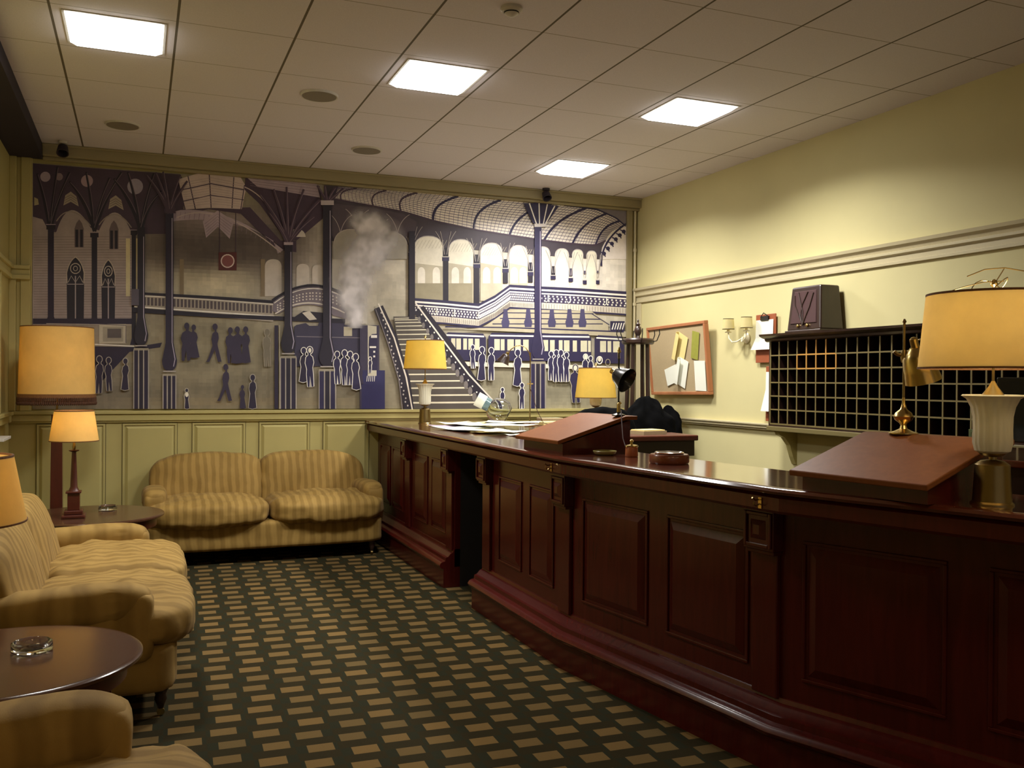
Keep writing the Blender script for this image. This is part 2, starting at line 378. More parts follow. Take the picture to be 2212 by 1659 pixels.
t = thing('smoke_detector', 'small white smoke detector on the ceiling near the top edge of the photo', 'smoke detector', (1.705, 4.243, CEIL))
MB().lathe([(.055, 0), (.055, -.012), (.046, -.02), (.046, -.022)], n=32).build('base', 'white_plastic', t, smooth=True)
m = MB(); m.lathe([(.036, -.022), (.036, -.03), (.014, -.044), (.0, -.046)], n=32, cap=False); m.build('cover', 'white_plastic', t, smooth=True)
m = MB(); m.lathe([(.033, -.0225), (.0375, -.0235), (.0375, -.028), (.033, -.029)], n=32, cap=False); m.build('vent', 'shadow_gap', t)
# two little spotlights over the mural
def spot(x, y, z, lab, white):
    t = thing('spotlight', lab, 'spotlight', (x, y, z), 0, 'small spotlights above the mural')
    m = MB(); m.lathe([(.035, 0), (.035, -.02)], n=20); m.tube([(0, 0, -.02), (0, 0, -.05)], .008); m.build('mount', 'white_plastic' if white else 'dark_plum', t, smooth=True)
    T = rotm(0, (0, 0, -.06), rx=radians(-35)); m = MB(); m.lathe([(.018, .03), (.036, .02), (.045, -.05), (.038, -.05), (.03, .01)], n=24, T=T); m.build('head', 'dark_plum', t, smooth=True)
spot(-.56, 8.02, CEIL, 'small dark spotlight under a white mount above the left end of the mural', 1)
spot(3.62, 8.08, CEIL, 'small black spotlight above the right painted column of the mural', 0)

# ================================================================ MURAL
_d0 = lambda px, py: fw+rv*((px-1106)/F)-uv*((py-829.5)/F)
def W_(px, py, Y=8.228):
    d = _d0(px, py); k = Y/d.y; return (d.x*k, EYE+d.z*k)
class Mural:
    def __init__(s): s.v = []; s.f = []; s.c = []; s.k = 0
    def lay(s, pts, col, faces=None):
        s.k += 1; y = 8.2262-s.k*2.2e-5; o = len(s.v)
        for p in pts: x, z = W_(*p); s.v.append((x, y, z))
        if pts[0][0] < 660 and abs(col[0]-srgb(*NAVY)[0]) < 1e-6: col = srgb(43, 36, 56)  # left-side navy darkened in the colour for the dimmer light there
        for f in (faces or [tuple(range(len(pts)))]): s.f.append(tuple(i+o for i in f)); s.c.append(col)
    def poly(s, pts, col): s.lay(pts, srgb(*col))
    def line(s, pts, w, col):
        L = []; R_ = []; n = len(pts)
        for i in range(n):
            a = pts[max(i-1, 0)]; b = pts[min(i+1, n-1)]; dx, dy = b[0]-a[0], b[1]-a[1]; l = sqrt(dx*dx+dy*dy) or 1
            ww = (w if not isinstance(w, tuple) else w[0]+(w[1]-w[0])*i/(n-1))/2
            ww *= 1+random.uniform(-.12, .12)
            L.append((pts[i][0]-dy/l*ww, pts[i][1]+dx/l*ww)); R_.append((pts[i][0]+dy/l*ww, pts[i][1]-dx/l*ww))
        s.lay(L+R_, srgb(*col), [(i, i+1, n+i+1, n+i) for i in range(n-1)])
    def ell(s, cx, cy, rx, ry, col, n=18, a0=0, a1=2*pi):
        s.poly([(cx+rx*cos(a0+(a1-a0)*k/n), cy+ry*sin(a0+(a1-a0)*k/n)) for k in range(n+(a1 < 6.2))], col)
    def arc(s, cx, cy, rx, ry, a0, a1, w, col, n=14):
        s.line([(cx+rx*cos(radians(a0+(a1-a0)*k/n)), cy+ry*sin(radians(a0+(a1-a0)*k/n))) for k in range(n+1)], w, col)
    def rect(s, x0, y0, x1, y1, col): s.poly([(x0, y0), (x1, y0), (x1, y1), (x0, y1)], col)
def bez(p0, p1, p2, n=10): return [((1-t)**2*p0[0]+2*t*(1-t)*p1[0]+t*t*p2[0], (1-t)**2*p0[1]+2*t*(1-t)*p1[1]+t*t*p2[1]) for t in [k/n for k in range(n+1)]]
NAVY, INK, CRM, GRY, WSH, PLM, LIL = (44, 39, 70), (38, 33, 46), (238, 234, 218), (150, 143, 118), (186, 178, 150), (72, 56, 72), (176, 160, 168)
mu = Mural()
# painted ground: soft washes
blobs = [(1150, 610, 330, 60, (238, 232, 215), 1.3), (1320, 560, 60, 110, (238, 232, 218), 1.5), (1000, 650, 140, 40, (196, 188, 160), .8), (930, 560, 110, 60, (225, 218, 196), 1),
         (150, 580, 110, 110, (158, 146, 140), 1.4), (470, 610, 110, 28, (222, 212, 176), 1.3), (480, 530, 120, 42, (84, 74, 72), 2.2), (600, 560, 50, 60, (96, 86, 84), 1.4), (470, 480, 80, 20, (176, 160, 160), 1),
         (650, 620, 60, 60, (205, 196, 180), .9), (760, 560, 70, 120, (214, 208, 196), 1.0), (480, 760, 200, 60, (146, 136, 106), 1.2), (480, 850, 240, 40, (120, 110, 86), 1.2),
         (1180, 840, 220, 60, (150, 144, 116), 1.4), (1180, 680, 180, 30, (182, 176, 148), 1.2), (850, 640, 60, 60, (160, 152, 124), 1), (230, 860, 80, 40, (134, 124, 104), 1), (480, 868, 200, 8, (158, 138, 96), .9)]
def bgcol(px, py):
    w = .35; c = [142*w, 134*w, 110*w]
    for x, y, rx, ry, col, s in blobs:
        e = math.exp(-(((px-x)/rx)**2+((py-y)/ry)**2)/1.2)*s; w += e; c = [c[i]+col[i]*e for i in range(3)]
    k = 1+.12*noise.noise(Vector((px*.02, py*.03, 0)))+.07*noise.noise(Vector((px*.09, py*.07, 5)))
    return srgb(*[max(0, min(255, v/w*k)) for v in c])
NX, NY = 150, 62; base = len(mu.v)
topy = lambda x: 352+(x-70)*.0735
for j in range(NY+1):
    for i in range(NX+1):
        x = 70+(1352-70)*i/NX; y0 = topy(x); y1 = 884-(x-70)*.0016; x_, z_ = W_(x, y0+(y1-y0)*j/NY); mu.v.append((x_, 8.2262, z_))
for j in range(NY):
    for i in range(NX):
        a = base+j*(NX+1)+i; mu.f.append((a, a+1, a+NX+2, a+NX+1)); x = 70+1282*(i+.5)/NX; mu.c.append(bgcol(x, topy(x)+(883-topy(x))*(j+.5)/NY))
bgc = len(mu.c)
# ---- left building
mu.poly([(71, 353), (210, 364), (390, 377), (400, 400), (396, 455), (372, 474), (372, 505), (285, 506), (71, 500)], PLM)
mu.poly([(71, 700), (71, 468)]+[(92, 474), (106, 500)]+[(118, 505)]+[(120+24*(1-cos(t)), 500-52*sin(t)) for t in [pi*k/12 for k in range(0, 13)]][:0]+bez((122, 500), (150, 412), (196, 492), 12)+bez((214, 498), (248, 418), (284, 502), 12)+[(286, 700)], (166, 154, 148))
for j in range(34): y = 512+j*5.6; mu.line([(73, y), (284, y+random.uniform(-1, 1))], 1.0, (132, 120, 116))
for cx, cy in ((153, 432), (250, 440)):
    mu.poly([(cx-16, cy+12), (cx-12, cy-10), (cx, cy-18), (cx+12, cy-8), (cx+17, cy+14), (cx, cy+4)], (168, 156, 136))
    for q in range(3): mu.line([(cx-13, cy-4+q*5), (cx, cy-11+q*5), (cx+13, cy-2+q*5)], 1.1, (110, 98, 92))
mu.poly([(74, 426), (82, 430), (84, 442), (74, 444)], (180, 168, 130))
mu.line(bez((122, 478), (150, 432), (196, 488), 12), 2.5, (150, 140, 130)); mu.line(bez((214, 486), (248, 438), (284, 492), 12), 2.5, (150, 140, 130))
for cx, w, y0, y1 in ((171, 10, 478, 534), (246, 10, 480, 538)):
    mu.poly([(cx-w, y1), (cx-w, y0+16), (cx-w*.6, y0+4), (cx, y0-4), (cx+w*.6, y0+4), (cx+w, y0+16), (cx+w, y1)], (110, 96, 96))
    mu.rect(cx-8, y0+18, cx-2, y1, INK); mu.rect(cx+2, y0+18, cx+8, y1, INK)
for cx, w, y0, y1 in ((163, 18, 560, 690), (234, 14, 566, 692)):
    mu.poly([(cx-w, y1), (cx-w-1, y0+40)]+bez((cx-w, y0+30), (cx-w*.8, y0+5), (cx, y0-4), 6)+bez((cx, y0-4), (cx+w*.8, y0+5), (cx+w, y0+30), 6)+[(cx+w+1, y0+40), (cx+w, y1)], INK)
    mu.line([(cx-w, y0+52)]+bez((cx-w-1, y0+30), (cx-w*.8, y0+5), (cx, y0-5), 6)+bez((cx, y0-5), (cx+w*.8, y0+5), (cx+w+1, y0+30), 6)+[(cx+w, y0+52)], 2, (186, 176, 160))
    mu.arc(cx, y0+20, w*.6, 11, 0, 360, 1.8, (190, 180, 165)); mu.arc(cx, y0+20, w*.25, 5, 0, 360, 1.4, (190, 180, 165))
    mu.line([(cx-w+2, y0+50), (cx-w*.5, y0+36), (cx, y0+50), (cx+w*.5, y0+36), (cx+w-2, y0+50)], 1.6, (180, 170, 160)); mu.line([(cx, y0+36), (cx, y1)], 2.4, (170, 160, 160)); mu.line([(cx-w, y0+54), (cx+w, y0+54)], 1.6, (170, 160, 160))
for cx, cy, r, c in ((98, 382, 11, LIL), (128, 382, 8, (140, 124, 128)), (188, 391, 13, (170, 146, 150)), (292, 403, 17, (160, 152, 164))): mu.ell(cx, cy, r, r, c)
for x0, tips in ((108, ((80, 375), (124, 360), (150, 372))), (204, ((150, 392), (186, 372), (236, 384), (262, 372))), (304, ((246, 386), (276, 372), (332, 374), (352, 410)))):
    for t in tips:
        mu.line(bez((x0, 500), ((x0+t[0])/2+(x0-t[0])*.2, 440), t), (8, 4), INK); mu.line(bez((x0, 492), ((x0+t[0])/2+(x0-t[0])*.26+2, 436), (t[0]+2, t[1]+2)), 1.3, (118, 102, 110))
mu.rect(71, 688, 290, 700, NAVY); mu.line([(100, 699), (290, 702)], 1.6, (180, 172, 160))
for x, w, y0, y1 in ((110, 13, 488, 698), (204, 12, 505, 700), (289, 9, 500, 745)):
    mu.rect(x-w/2, y0, x+w/2, y1, NAVY if x == 110 else INK); mu.rect(x-w*.75, y0-2, x+w*.75, y0+8, INK); mu.line([(x-w*.8, y0-3), (x+w*.8, y0-3)], 1.5, LIL); mu.poly([(x-w*.5, y1-14), (x+w*.5, y1-14), (x+w*.9, y1), (x-w*.9, y1)], NAVY)
mu.rect(272, 515, 281, 640, (214, 204, 160)); mu.rect(294, 515, 300, 640, (214, 204, 160))
mu.rect(214, 700, 272, 742, (188, 180, 156)); mu.rect(222, 706, 266, 738, (160, 152, 130)); mu.rect(232, 710, 262, 730, (96, 88, 84)); mu.line([(215, 700), (272, 703), (272, 741)], 1.5, (90, 80, 90)); mu.line([(205, 744), (290, 748)], 2.5, CRM)
mu.rect(71, 700, 100, 720, (150, 140, 130)); mu.rect(82, 702, 94, 716, (100, 92, 90))
mu.poly([(205, 748), (290, 750), (350, 740), (346, 750), (280, 760), (205, 840)], NAVY)
# ---- centre roof light
mu.poly([(382, 470), (392, 452), (540, 448), (606, 520), (640, 520), (640, 545), (600, 540), (520, 462), (450, 452)], PLM)
mu.poly([(372, 458)]+bez((390, 454), (500, 446), (612, 540), 14)+[(600, 548)]+bez((590, 520), (500, 462), (374, 478), 14), LIL)
for k in range(22): t = k/21; x = 380+t*215; y = 458+(t**2.1)*66; mu.line([(x, y), (x-2, y+14)], .9, (130, 112, 124))
mu.poly([(384, 388), (430, 374), (520, 384), (532, 404), (522, 452), (455, 449), (400, 453)], (204, 188, 178))
for a, b in (((384, 388), (400, 453)), ((406, 381), (422, 452)), ((452, 377), (456, 449)), ((505, 383), (501, 450)), ((528, 400), (520, 452))): mu.line([a, b], 2.2, PLM)
for y0, y1 in ((405, 410), (430, 432)): mu.line([(390, y0+6), (455, y0-8), (526, y1)], 2.2, PLM)
for q in range(11): mu.line([(390+q, 396+q*5), (455, 384+q*5.6), (526-q*.6, 398+q*4.8)], .7, (168, 150, 150))
mu.poly([(530, 384), (690, 402), (700, 470), (640, 520), (612, 512), (560, 440), (528, 410)], PLM)
mu.poly([(530, 381), (684, 397), (691, 427), (556, 404)], LIL)
for q in range(4): mu.line([(540, 386+q*5), (688, 402+q*6.5)], .8, (130, 112, 124))
mu.line(bez((528, 404), (572, 422), (600, 480)), 2.2, (200, 186, 180)); mu.line(bez((382, 470), (470, 430), (606, 545), 14), 2.2, (196, 182, 176))
mu.poly([(438, 478), (470, 455), (505, 478), (496, 516), (471, 490), (445, 514)], LIL)
for q in range(5): mu.line([(442+q, 484+q*6), (470, 462+q*6), (500-q, 484+q*6)], .8, (130, 112, 124))
mu.line([(474, 452), (474, 546)], 1.6, PLM); mu.line([(509, 455), (509, 546)], 1.6, PLM)
mu.rect(472, 545, 511, 584, (92, 44, 44)); mu.ell(491.5, 564, 15, 15, (222, 206, 198)); mu.ell(491.5, 564, 12.5, 12.5, (140, 84, 84))
# far arches behind the footbridge
for cx, w, yt, yb in ((590, 18, 560, 640), (640, 20, 495, 512), (654, 14, 570, 640), (686, 12, 572, 640), (755, 38, 505, 700), (842, 34, 508, 560)):
    mu.poly([(cx-w, yb), (cx-w, yt+w)]+bez((cx-w, yt+w*.8), (cx-w*.9, yt), (cx, yt), 5)+bez((cx, yt), (cx+w*.9, yt), (cx+w, yt+w*.8), 5)+[(cx+w, yb)], (206, 198, 184) if cx < 740 else (190, 184, 166))
for x in (392, 567): mu.rect(x-4, 560, x+5, 640, (140, 124, 96))
# ---- glazed barrel roof at the right
lo = [(722, 430), (800, 444), (870, 457), (940, 478), (1030, 497), (1100, 508), (1160, 517), (1230, 526), (1285, 530), (1308, 520)]
hi = [(730, 404), (800, 409), (870, 414), (960, 421), (1050, 429), (1150, 438), (1230, 444), (1290, 452), (1330, 470), (1351, 488)]
def lerp(P, t):
    t = max(0, min(.9999, t))*(len(P)-1); i = int(t); f_ = t-i; return (P[i][0]*(1-f_)+P[i+1][0]*f_, P[i][1]*(1-f_)+P[i+1][1]*f_)
def roofpt(t, v):  # v 0 low, 1 high with bulge
    a = lerp(lo, t); b = lerp(hi, t); bulge = sin(v*pi)*(-5); return (a[0]*(1-v)+b[0]*v-sin(v*pi)*6, a[1]*(1-v)+b[1]*v+bulge)
mu.poly([(700, 400), (1352, 448), (1352, 500), (1300, 560), (1280, 560), (900, 530), (700, 520)], (70, 62, 70))
mu.poly([(1296, 560), (1300, 535), (1312, 512), (1335, 494), (1352, 486), (1352, 560)], (228, 220, 208))
T_ = [k/40 for k in range(41)]
mu.lay([roofpt(t, 0) for t in T_]+[roofpt(t, 1) for t in T_], srgb(226, 218, 200), [(i, i+1, 42+i, 41+i) for i in range(40)])
mu.poly([roofpt(t, 1) for t in T_[20:]]+[(1352, 470), (1352, 446), (1140, 430)], (128, 120, 122))
for v in [k/13 for k in range(1, 13)]: mu.line([roofpt(t, v) for t in T_], 1.1, (78, 66, 92))
for k in range(1, 84): t = k/84; mu.line([roofpt(t, v) for v in (0, .25, .5, .75, 1)], .8, (92, 82, 100))
for t, w in ((.03, 3), (.13, 3.5), (.225, 4), (.335, 5), (.445, 5), (.565, 5), (.70, 5), (.80, 4.5), (.90, 4)):
    mu.line([roofpt(t+.045*v*v-.01, v) for v in [k/8 for k in range(9)]], w, NAVY if t > .3 else PLM)
mu.line([roofpt(t, 0) for t in T_], 3, PLM); mu.line([(p[0], p[1]+1) for p in [roofpt(t, 1) for t in T_[26:]]], 3, NAVY)
for k in range(6): x, y = 1304+k*8.5, 548-k*11.5+k*k*.4; mu.ell(x, y, 4.5, 4.5, NAVY, 8); mu.line([(x-8, y-4), (x, y), (x+3, y+7)], 2.5, NAVY)
mu.line(bez((1298, 575), (1296, 520), (1351, 484)), 4, NAVY)
# arcade
cols = [(888, 13, 470, 684), (962, 12, 480, 650), (1029, 12, 495, 660), (1091, 11, 505, 612), (1145, 10, 512, 610), (1194, 9, 520, 600), (1232, 8, 525, 596), (1262, 7, 530, 592), (1290, 6, 530, 590)]
AR = [(925, 34, 511, 655), (995, 27, 518, 655), (1061, 24, 526, 650), (1119, 20, 531, 640), (1171, 17, 534, 628), (1213, 15, 538, 628), (1247, 12, 540, 628), (1277, 11, 543, 628)]
for cx, w, yt, yb in AR:
    mu.poly([(cx-w, yb), (cx-w, yt+w)]+bez((cx-w, yt+w), (cx-w*.95, yt), (cx, yt), 6)+bez((cx, yt), (cx+w*.95, yt), (cx+w, yt+w), 6)+[(cx+w, yb)], (228, 222, 198))
    mu.line(bez((cx-w, yt+w), (cx-w*.95, yt-1), (cx, yt-1), 6)+bez((cx, yt-1), (cx+w*.95, yt-1), (cx+w, yt+w), 6), 1.4, (190, 182, 172))
for cx, w, yt, yb in AR[:4]:
    mu.poly([(cx-w, 568), (cx+w, 576), (cx+w, yb), (cx-w, yb)], (186, 178, 152))
    for k in range(9): x = cx-w+4+k*w*.22; mu.line([(x, yt+26), (x+10, yt+8)], .7, (186, 178, 150))
    for dx in (-.45, .5):
        a = cx+dx*w; mu.poly([(a-8, 612), (a-8, 590)]+bez((a-8, 588), (a-7, 578), (a, 577), 4)+bez((a, 577), (a+7, 578), (a+8, 588), 4)+[(a+8, 612)], (230, 224, 204))
mu.rect(895, 612, 1020, 655, (150, 142, 114))
for x, w, y0, y1 in cols:
    mu.rect(x-w/2, y0+55, x+w/2, y1, INK if x < 1200 else (70, 66, 86)); mu.rect(x-w*.62, y0+76, x+w*.62, y0+84, NAVY); mu.line([(x-w*.7, y0+75), (x+w*.7, y0+75)], 1.6, (190, 184, 170))
    for sgn in (-1, 1):
        for q in (.6, 1.15): mu.line(bez((x+sgn*w*.2, y0+70), (x+sgn*w*.5, y0+42), (x+sgn*w*q*1.6, y0+20)), 1.1, (168, 160, 150))
mu.poly([(700, 470), (722, 440), (800, 448), (870, 462), (900, 480), (890, 520), (868, 505), (842, 500), (815, 520), (800, 512), (756, 497), (722, 520), (712, 500)], (80, 70, 78))
for cx, w, yt in ((757, 38, 497), (843, 38, 503)):
    mu.poly([(cx-w, 560), (cx-w, yt+w)]+bez((cx-w, yt+w), (cx-w*.95, yt), (cx, yt), 8)+bez((cx, yt), (cx+w*.95, yt), (cx+w, yt+w), 8)+[(cx+w, 560)], (158, 152, 136))
    mu.line(bez((cx-w, yt+w), (cx-w*.95, yt-1), (cx, yt-1), 8)+bez((cx, yt-1), (cx+w*.95, yt-1), (cx+w, yt+w), 8), 1.8, (176, 168, 156))
for x, y in ((735, 480), (770, 470), (812, 490), (858, 480)): mu.line(bez((x, y+24), (x+6, y-5), (x+26, y-16)), 1.3, (170, 160, 156)); mu.line(bez((x, y+24), (x-6, y-5), (x-24, y-18)), 1.3, (170, 160, 156))
# locomotive, then its steam
mu.poly([(635, 706), (640, 702), (660, 698), (668, 704), (686, 704), (690, 692), (742, 694), (744, 702), (786, 704), (790, 790), (636, 792)], (58, 54, 74)); mu.rect(742, 706, 760, 726, WSH)
mu.line([(640, 727), (785, 730)], 1.6, (120, 114, 118))
SMOKE = 1
# footbridge at the left
FB = lambda x: 633+(x-300)*.052+max(0, (x-420))*.02
mu.poly([(296, FB(300)), (590, FB(590)), (590, FB(590)+44), (296, FB(300)+38)], (168, 158, 140))
mu.line([(296, FB(296)+1), (450, FB(450)+1), (592, FB(592)+1)], 6, INK); mu.line([(296, FB(296)+6), (450, FB(450)+6), (592, FB(592)+6)], 1.5, CRM)
for k in range(36): x = 302+k*8; mu.rect(x, FB(x)+9, x+5.2, FB(x)+26, (88, 78, 80))
mu.line([(290, FB(290)+30), (592, FB(592)+32)], 3, CRM); mu.line([(286, FB(286)+38), (450, FB(450)+40), (745, 694)], 9, INK); mu.line([(290, FB(290)+33), (592, FB(592)+36)], 1.6, INK)
mu.poly([(588, 672)]+bez((590, 652), (665, 588), (742, 640), 12)+[(750, 690), (720, 682)]+bez((705, 668), (662, 645), (600, 678), 8), (120, 110, 116))
mu.line(bez((588, 650), (662, 592), (742, 636), 12), 6, INK); mu.line(bez((592, 655), (664, 600), (740, 641), 12), 1.8, CRM)
for q in range(3):
    for k in range(20): t = .04+k*.047; p = bez((592, 662+q*5), (664, 608+q*7), (744, 650+q*7), 100)[int(t*100)]; mu.rect(p[0], p[1], p[0]+3.2, p[1]+3, (212, 204, 190))
mu.line(bez((594, 678), (662, 632), (744, 676), 12), 3, (214, 206, 190)); mu.poly([(628, 690), (655, 672), (700, 676), (712, 694)], INK); mu.poly([(652, 676), (668, 672), (684, 690), (668, 692)], (206, 198, 180))
# curved balustrade at the right
BL = [(893, 646), (960, 651), (1033, 658), (1068, 640), (1100, 617), (1150, 620), (1250, 625), (1352, 632)]
off = lambda P, d: [(x, y+d) for x, y in P]
def band(P, d0, d1, col):
    n_ = len(P); mu.lay(off(P, d0)+off(P, d1), srgb(*col), [(i, i+1, n_+i+1, n_+i) for i in range(n_-1)])
band(BL, 0, 48, (196, 188, 168)); band(BL, -2, 4, NAVY); band(BL, 4, 8, CRM); band(BL, 8, 12, NAVY); band(BL, 12, 15, CRM); band(BL, 15, 33, (64, 56, 84)); band(BL, 33, 46, (206, 198, 178)); band(BL, 46, 50, NAVY)
for k in range(78):
    p = lerp(BL, (k+.5)/78)
    for q in range(3): mu.rect(p[0]-1.6+(q % 2)*2, p[1]+17+q*5.2, p[0]+1.6+(q % 2)*2, p[1]+20.4+q*5.2, CRM)
for k in range(120): p = lerp(BL, (k+.5)/120); mu.line([(p[0], p[1]+35), (p[0], p[1]+45)], .7, (120, 112, 108))
for x in (942, 980, 1032, 1182, 1230, 1308):
    i = max(0, min(1, (x-893)/459)); y = min((abs(lerp(BL, t/60)[0]-x), lerp(BL, t/60)[1]) for t in range(61))[1]; mu.line([(x, y+16), (x, y+28), (x-4, y+31), (x-7, y+27)], 2, CRM)
# tracks and far platform
mu.poly([(1040, 708), (1100, 668), (1275, 672), (1312, 700), (1312, 714), (1350, 716), (1350, 728), (1000, 712)], (176, 168, 140))
for a, b in (((1090, 676), (1280, 678)), ((1078, 688), (1295, 690)), ((1062, 700), (1300, 700))): mu.line([a, b], 2.2, NAVY)
mu.line([(1276, 678), (1314, 702)], 1.8, NAVY); mu.line([(960, 706), (1100, 708), (1345, 717)], 3, NAVY); mu.rect(1316, 694, 1347, 716, NAVY)
for k in range(5): mu.line([(1320+k*5.5, 712), (1324+k*5.5, 698)], 2.2, CRM)
for x in (1090, 1139, 1190, 1228, 1256): mu.poly([(x-4, 668), (x+4, 668), (x+6, 688), (x+9, 696), (x+7, 707), (x-7, 707), (x-9, 696), (x-6, 688)], (66, 62, 92))
# train
for x0, x1, y0 in ((958, 1048, 718), (1053, 1275, 719), (1282, 1346, 724)):
    mu.poly([(x0, y0+8), (x0+8, y0), (x1-6, y0+3), (x1, y0+12), (x1, y0+62), (x0, y0+60)], NAVY); mu.line([(x0+4, y0+6), (x1-4, y0+9)], 3.4, CRM)
for x, w in ((973, 9), (984, 10), (999, 8), (1010, 10), (1024, 10), (1066, 12), (1080, 8), (1094, 14), (1111, 12), (1128, 12), (1170, 12), (1186, 10), (1205, 8), (1216, 12), (1235, 9), (1252, 14), (1268, 6), (1294, 13), (1310, 8), (1322, 14)): mu.rect(x, 731+(x-973)*.018, x+w, 755+(x-973)*.018, (206, 202, 170))
mu.poly([(965, 780), (1346, 792), (1346, 800), (975, 790)], (224, 218, 194))
# staircase
mu.poly([(848, 684), (902, 684), (1046, 883), (882, 883)], (84, 78, 70))
for k in range(18):
    t = k/17; y = 688+(k**1.42)*3.55
    if y > 884: break
    xl = 850+(y-684)*.17; xr = 900+(y-684)*.70; mu.line([(xl, y), (xr, y-1)], 1.3+t*2.2, (226, 220, 188))
mu.line([(816, 664), (845, 730), (872, 820), (882, 884)], 22, INK)
for k in range(26): y = 676+k*8; x = 822+(y-664)*.27; mu.ell(x-3+3*(k % 2), y, 1.8, 2.2, (186, 180, 170), 6)
mu.line([(816, 656), (850, 730), (876, 815), (889, 884)], 3, (228, 220, 200)); mu.line([(810, 668), (836, 740), (860, 820), (868, 884)], 2, (120, 112, 110))
mu.line([(903, 668), (960, 745), (1040, 858), (1052, 880)], 26, INK)
for k in range(15): t = k/14; x, y = 904+t*128, 690+t*180; mu.ell(x, y, 3.2+2*t, 6+4*t, (120, 114, 108), 8); mu.ell(x+5, y-10, 1.7, 2, CRM, 6)
mu.line([(894, 652), (950, 728), (1010, 808), (1064, 866)], 3.6, (230, 222, 204))
mu.rect(882, 500, 895, 690, INK)
# booth and train front
mu.rect(776, 703, 818, 883, (60, 54, 74)); mu.rect(780, 800, 830, 883, (44, 42, 84)); mu.poly([(793, 703), (812, 705), (812, 812), (793, 812)], (198, 192, 166)); mu.poly([(795, 745), (796, 728), (802, 722), (814, 721), (814, 800), (796, 800)], NAVY)
mu.rect(800, 724, 813, 730, CRM); mu.rect(797, 748, 811, 752, CRM); mu.rect(805, 758, 809, 762, CRM); mu.rect(805, 768, 809, 772, CRM)
for k in range(5): mu.line([(792+k*4, 812), (791+k*4, 824)], 1.2, CRM)
# big columns
def bigcol(x, ytop, ysh, yb, w, c=INK, base=19):
    mu.poly([(x-w/2, ytop), (x+w/2, ytop), (x+w/2, ysh-70), (x-w/2, ysh-70)], c)
    mu.poly([(x-w/2, ysh-72), (x+w/2, ysh-72)]+bez((x+w/2, ysh-60), (x+w*.7, ysh-40), (x+w*.95, ysh-22), 4)+bez((x+w*.95, ysh-20), (x+w*.9, ysh-4), (x+w*.4, ysh), 4)+bez((x-w*.4, ysh), (x-w*.9, ysh-4), (x-w*.95, ysh-20), 4)+bez((x-w*.95, ysh-22), (x-w*.7, ysh-40), (x-w/2, ysh-60), 4), c)
    mu.line([(x+w*.32, ytop+20), (x+w*.32, ysh-60), (x+w*.7, ysh-24), (x+w*.5, ysh-8)], 1.8, (168, 160, 176))
    mu.line([(x-w*.8, ysh+2), (x+w*.8, ysh+2)], 2.2, (176, 168, 160)); mu.rect(x-base, ysh+7, x+base, yb, (150, 142, 120))
    for q in range(3): a = x-base+q*base*2/3; mu.rect(a+1, ysh+12, a+base*2/3-1.5, yb, NAVY if q % 2 == 0 else INK)
    for q in range(4): a = x-base+q*base*2/3; mu.line([(a, ysh+10), (a, yb)], 1.6, (170, 162, 150))
bigcol(305, 492, 745, 883, 16, INK, 16); bigcol(366, 452, 800, 883, 17, NAVY, 14); bigcol(622, 525, 762, 883, 17, INK, 17); bigcol(706, 436, 790, 883, 19, INK, 18); bigcol(1160, 480, 774, 882, 15, NAVY, 16)
for x0, y0, tips in ((366, 462, ((316, 378), (336, 374), (388, 380), (404, 392), (352, 372))), (622, 530, ((560, 420), (590, 410), (618, 405), (655, 410), (690, 432), (676, 468), (580, 460))), (706, 440, ((684, 402), (700, 402), (722, 405), (740, 408)))):
    for t in tips: mu.line(bez((x0, y0), ((x0+t[0])/2+(x0-t[0])*.25, (y0+t[1])/2+8), t), (9, 4), PLM); mu.line(bez((x0+1, y0), ((x0+t[0])/2+(x0-t[0])*.3, (y0+t[1])/2+6), (t[0]+2, t[1]+2)), 1.2, (122, 106, 114))
mu.rect(612, 524, 632, 530, LIL); mu.rect(692, 434, 720, 444, (186, 176, 176)); mu.rect(354, 452, 379, 462, PLM)
mu.poly([(1128, 440), (1150, 440), (1158, 470), (1160, 490), (1148, 482)], NAVY); mu.poly([(1190, 444), (1205, 446), (1184, 476), (1170, 492), (1172, 470)], NAVY); mu.poly([(1150, 438), (1190, 442), (1176, 488), (1154, 488)], NAVY)
for a, b in (((1141, 440), (1157, 486)), ((1162, 440), (1163, 486)), ((1180, 442), (1171, 486)), ((1196, 446), (1176, 484))): mu.line([a, b], 2.4, CRM)
mu.rect(1152, 484, 1178, 491, (206, 200, 190)); mu.rect(592, 703, 600, 883, NAVY); mu.line([(603, 703), (603, 883)], 1.3, WSH)
mu.rect(284, 625, 300, 660, (90, 84, 96))
# the steam from the engine, a soft translucent wash
pl = [(766, 700, 14), (764, 672, 22), (758, 640, 30), (762, 605, 36), (778, 570, 40), (800, 540, 42), (822, 515, 36), (800, 490, 30), (770, 480, 22)]
mu.k += 1; yk = 8.2262-mu.k*2.2e-5; gx_, gy_ = 64, 110; o_ = len(mu.v)
def sa(px, py):
    a = 0
    for i in range(len(pl)-1):
        for t_ in (0, .33, .66):
            cx = pl[i][0]*(1-t_)+pl[i+1][0]*t_; cy = pl[i][1]*(1-t_)+pl[i+1][1]*t_; r = pl[i][2]*(1-t_)+pl[i+1][2]*t_
            a = max(a, 1.25*math.exp(-(((px-cx)**2+(py-cy)**2)/(r*r))**1.5))
    return a*(.72+.45*noise.noise(Vector((px*.035, py*.03, 1)))+.2*noise.noise(Vector((px*.1, py*.09, 4))))
for j in range(gy_+1):
    for i in range(gx_+1): x, z = W_(690+i*3, 440+j*2.45); mu.v.append((x, yk, z))
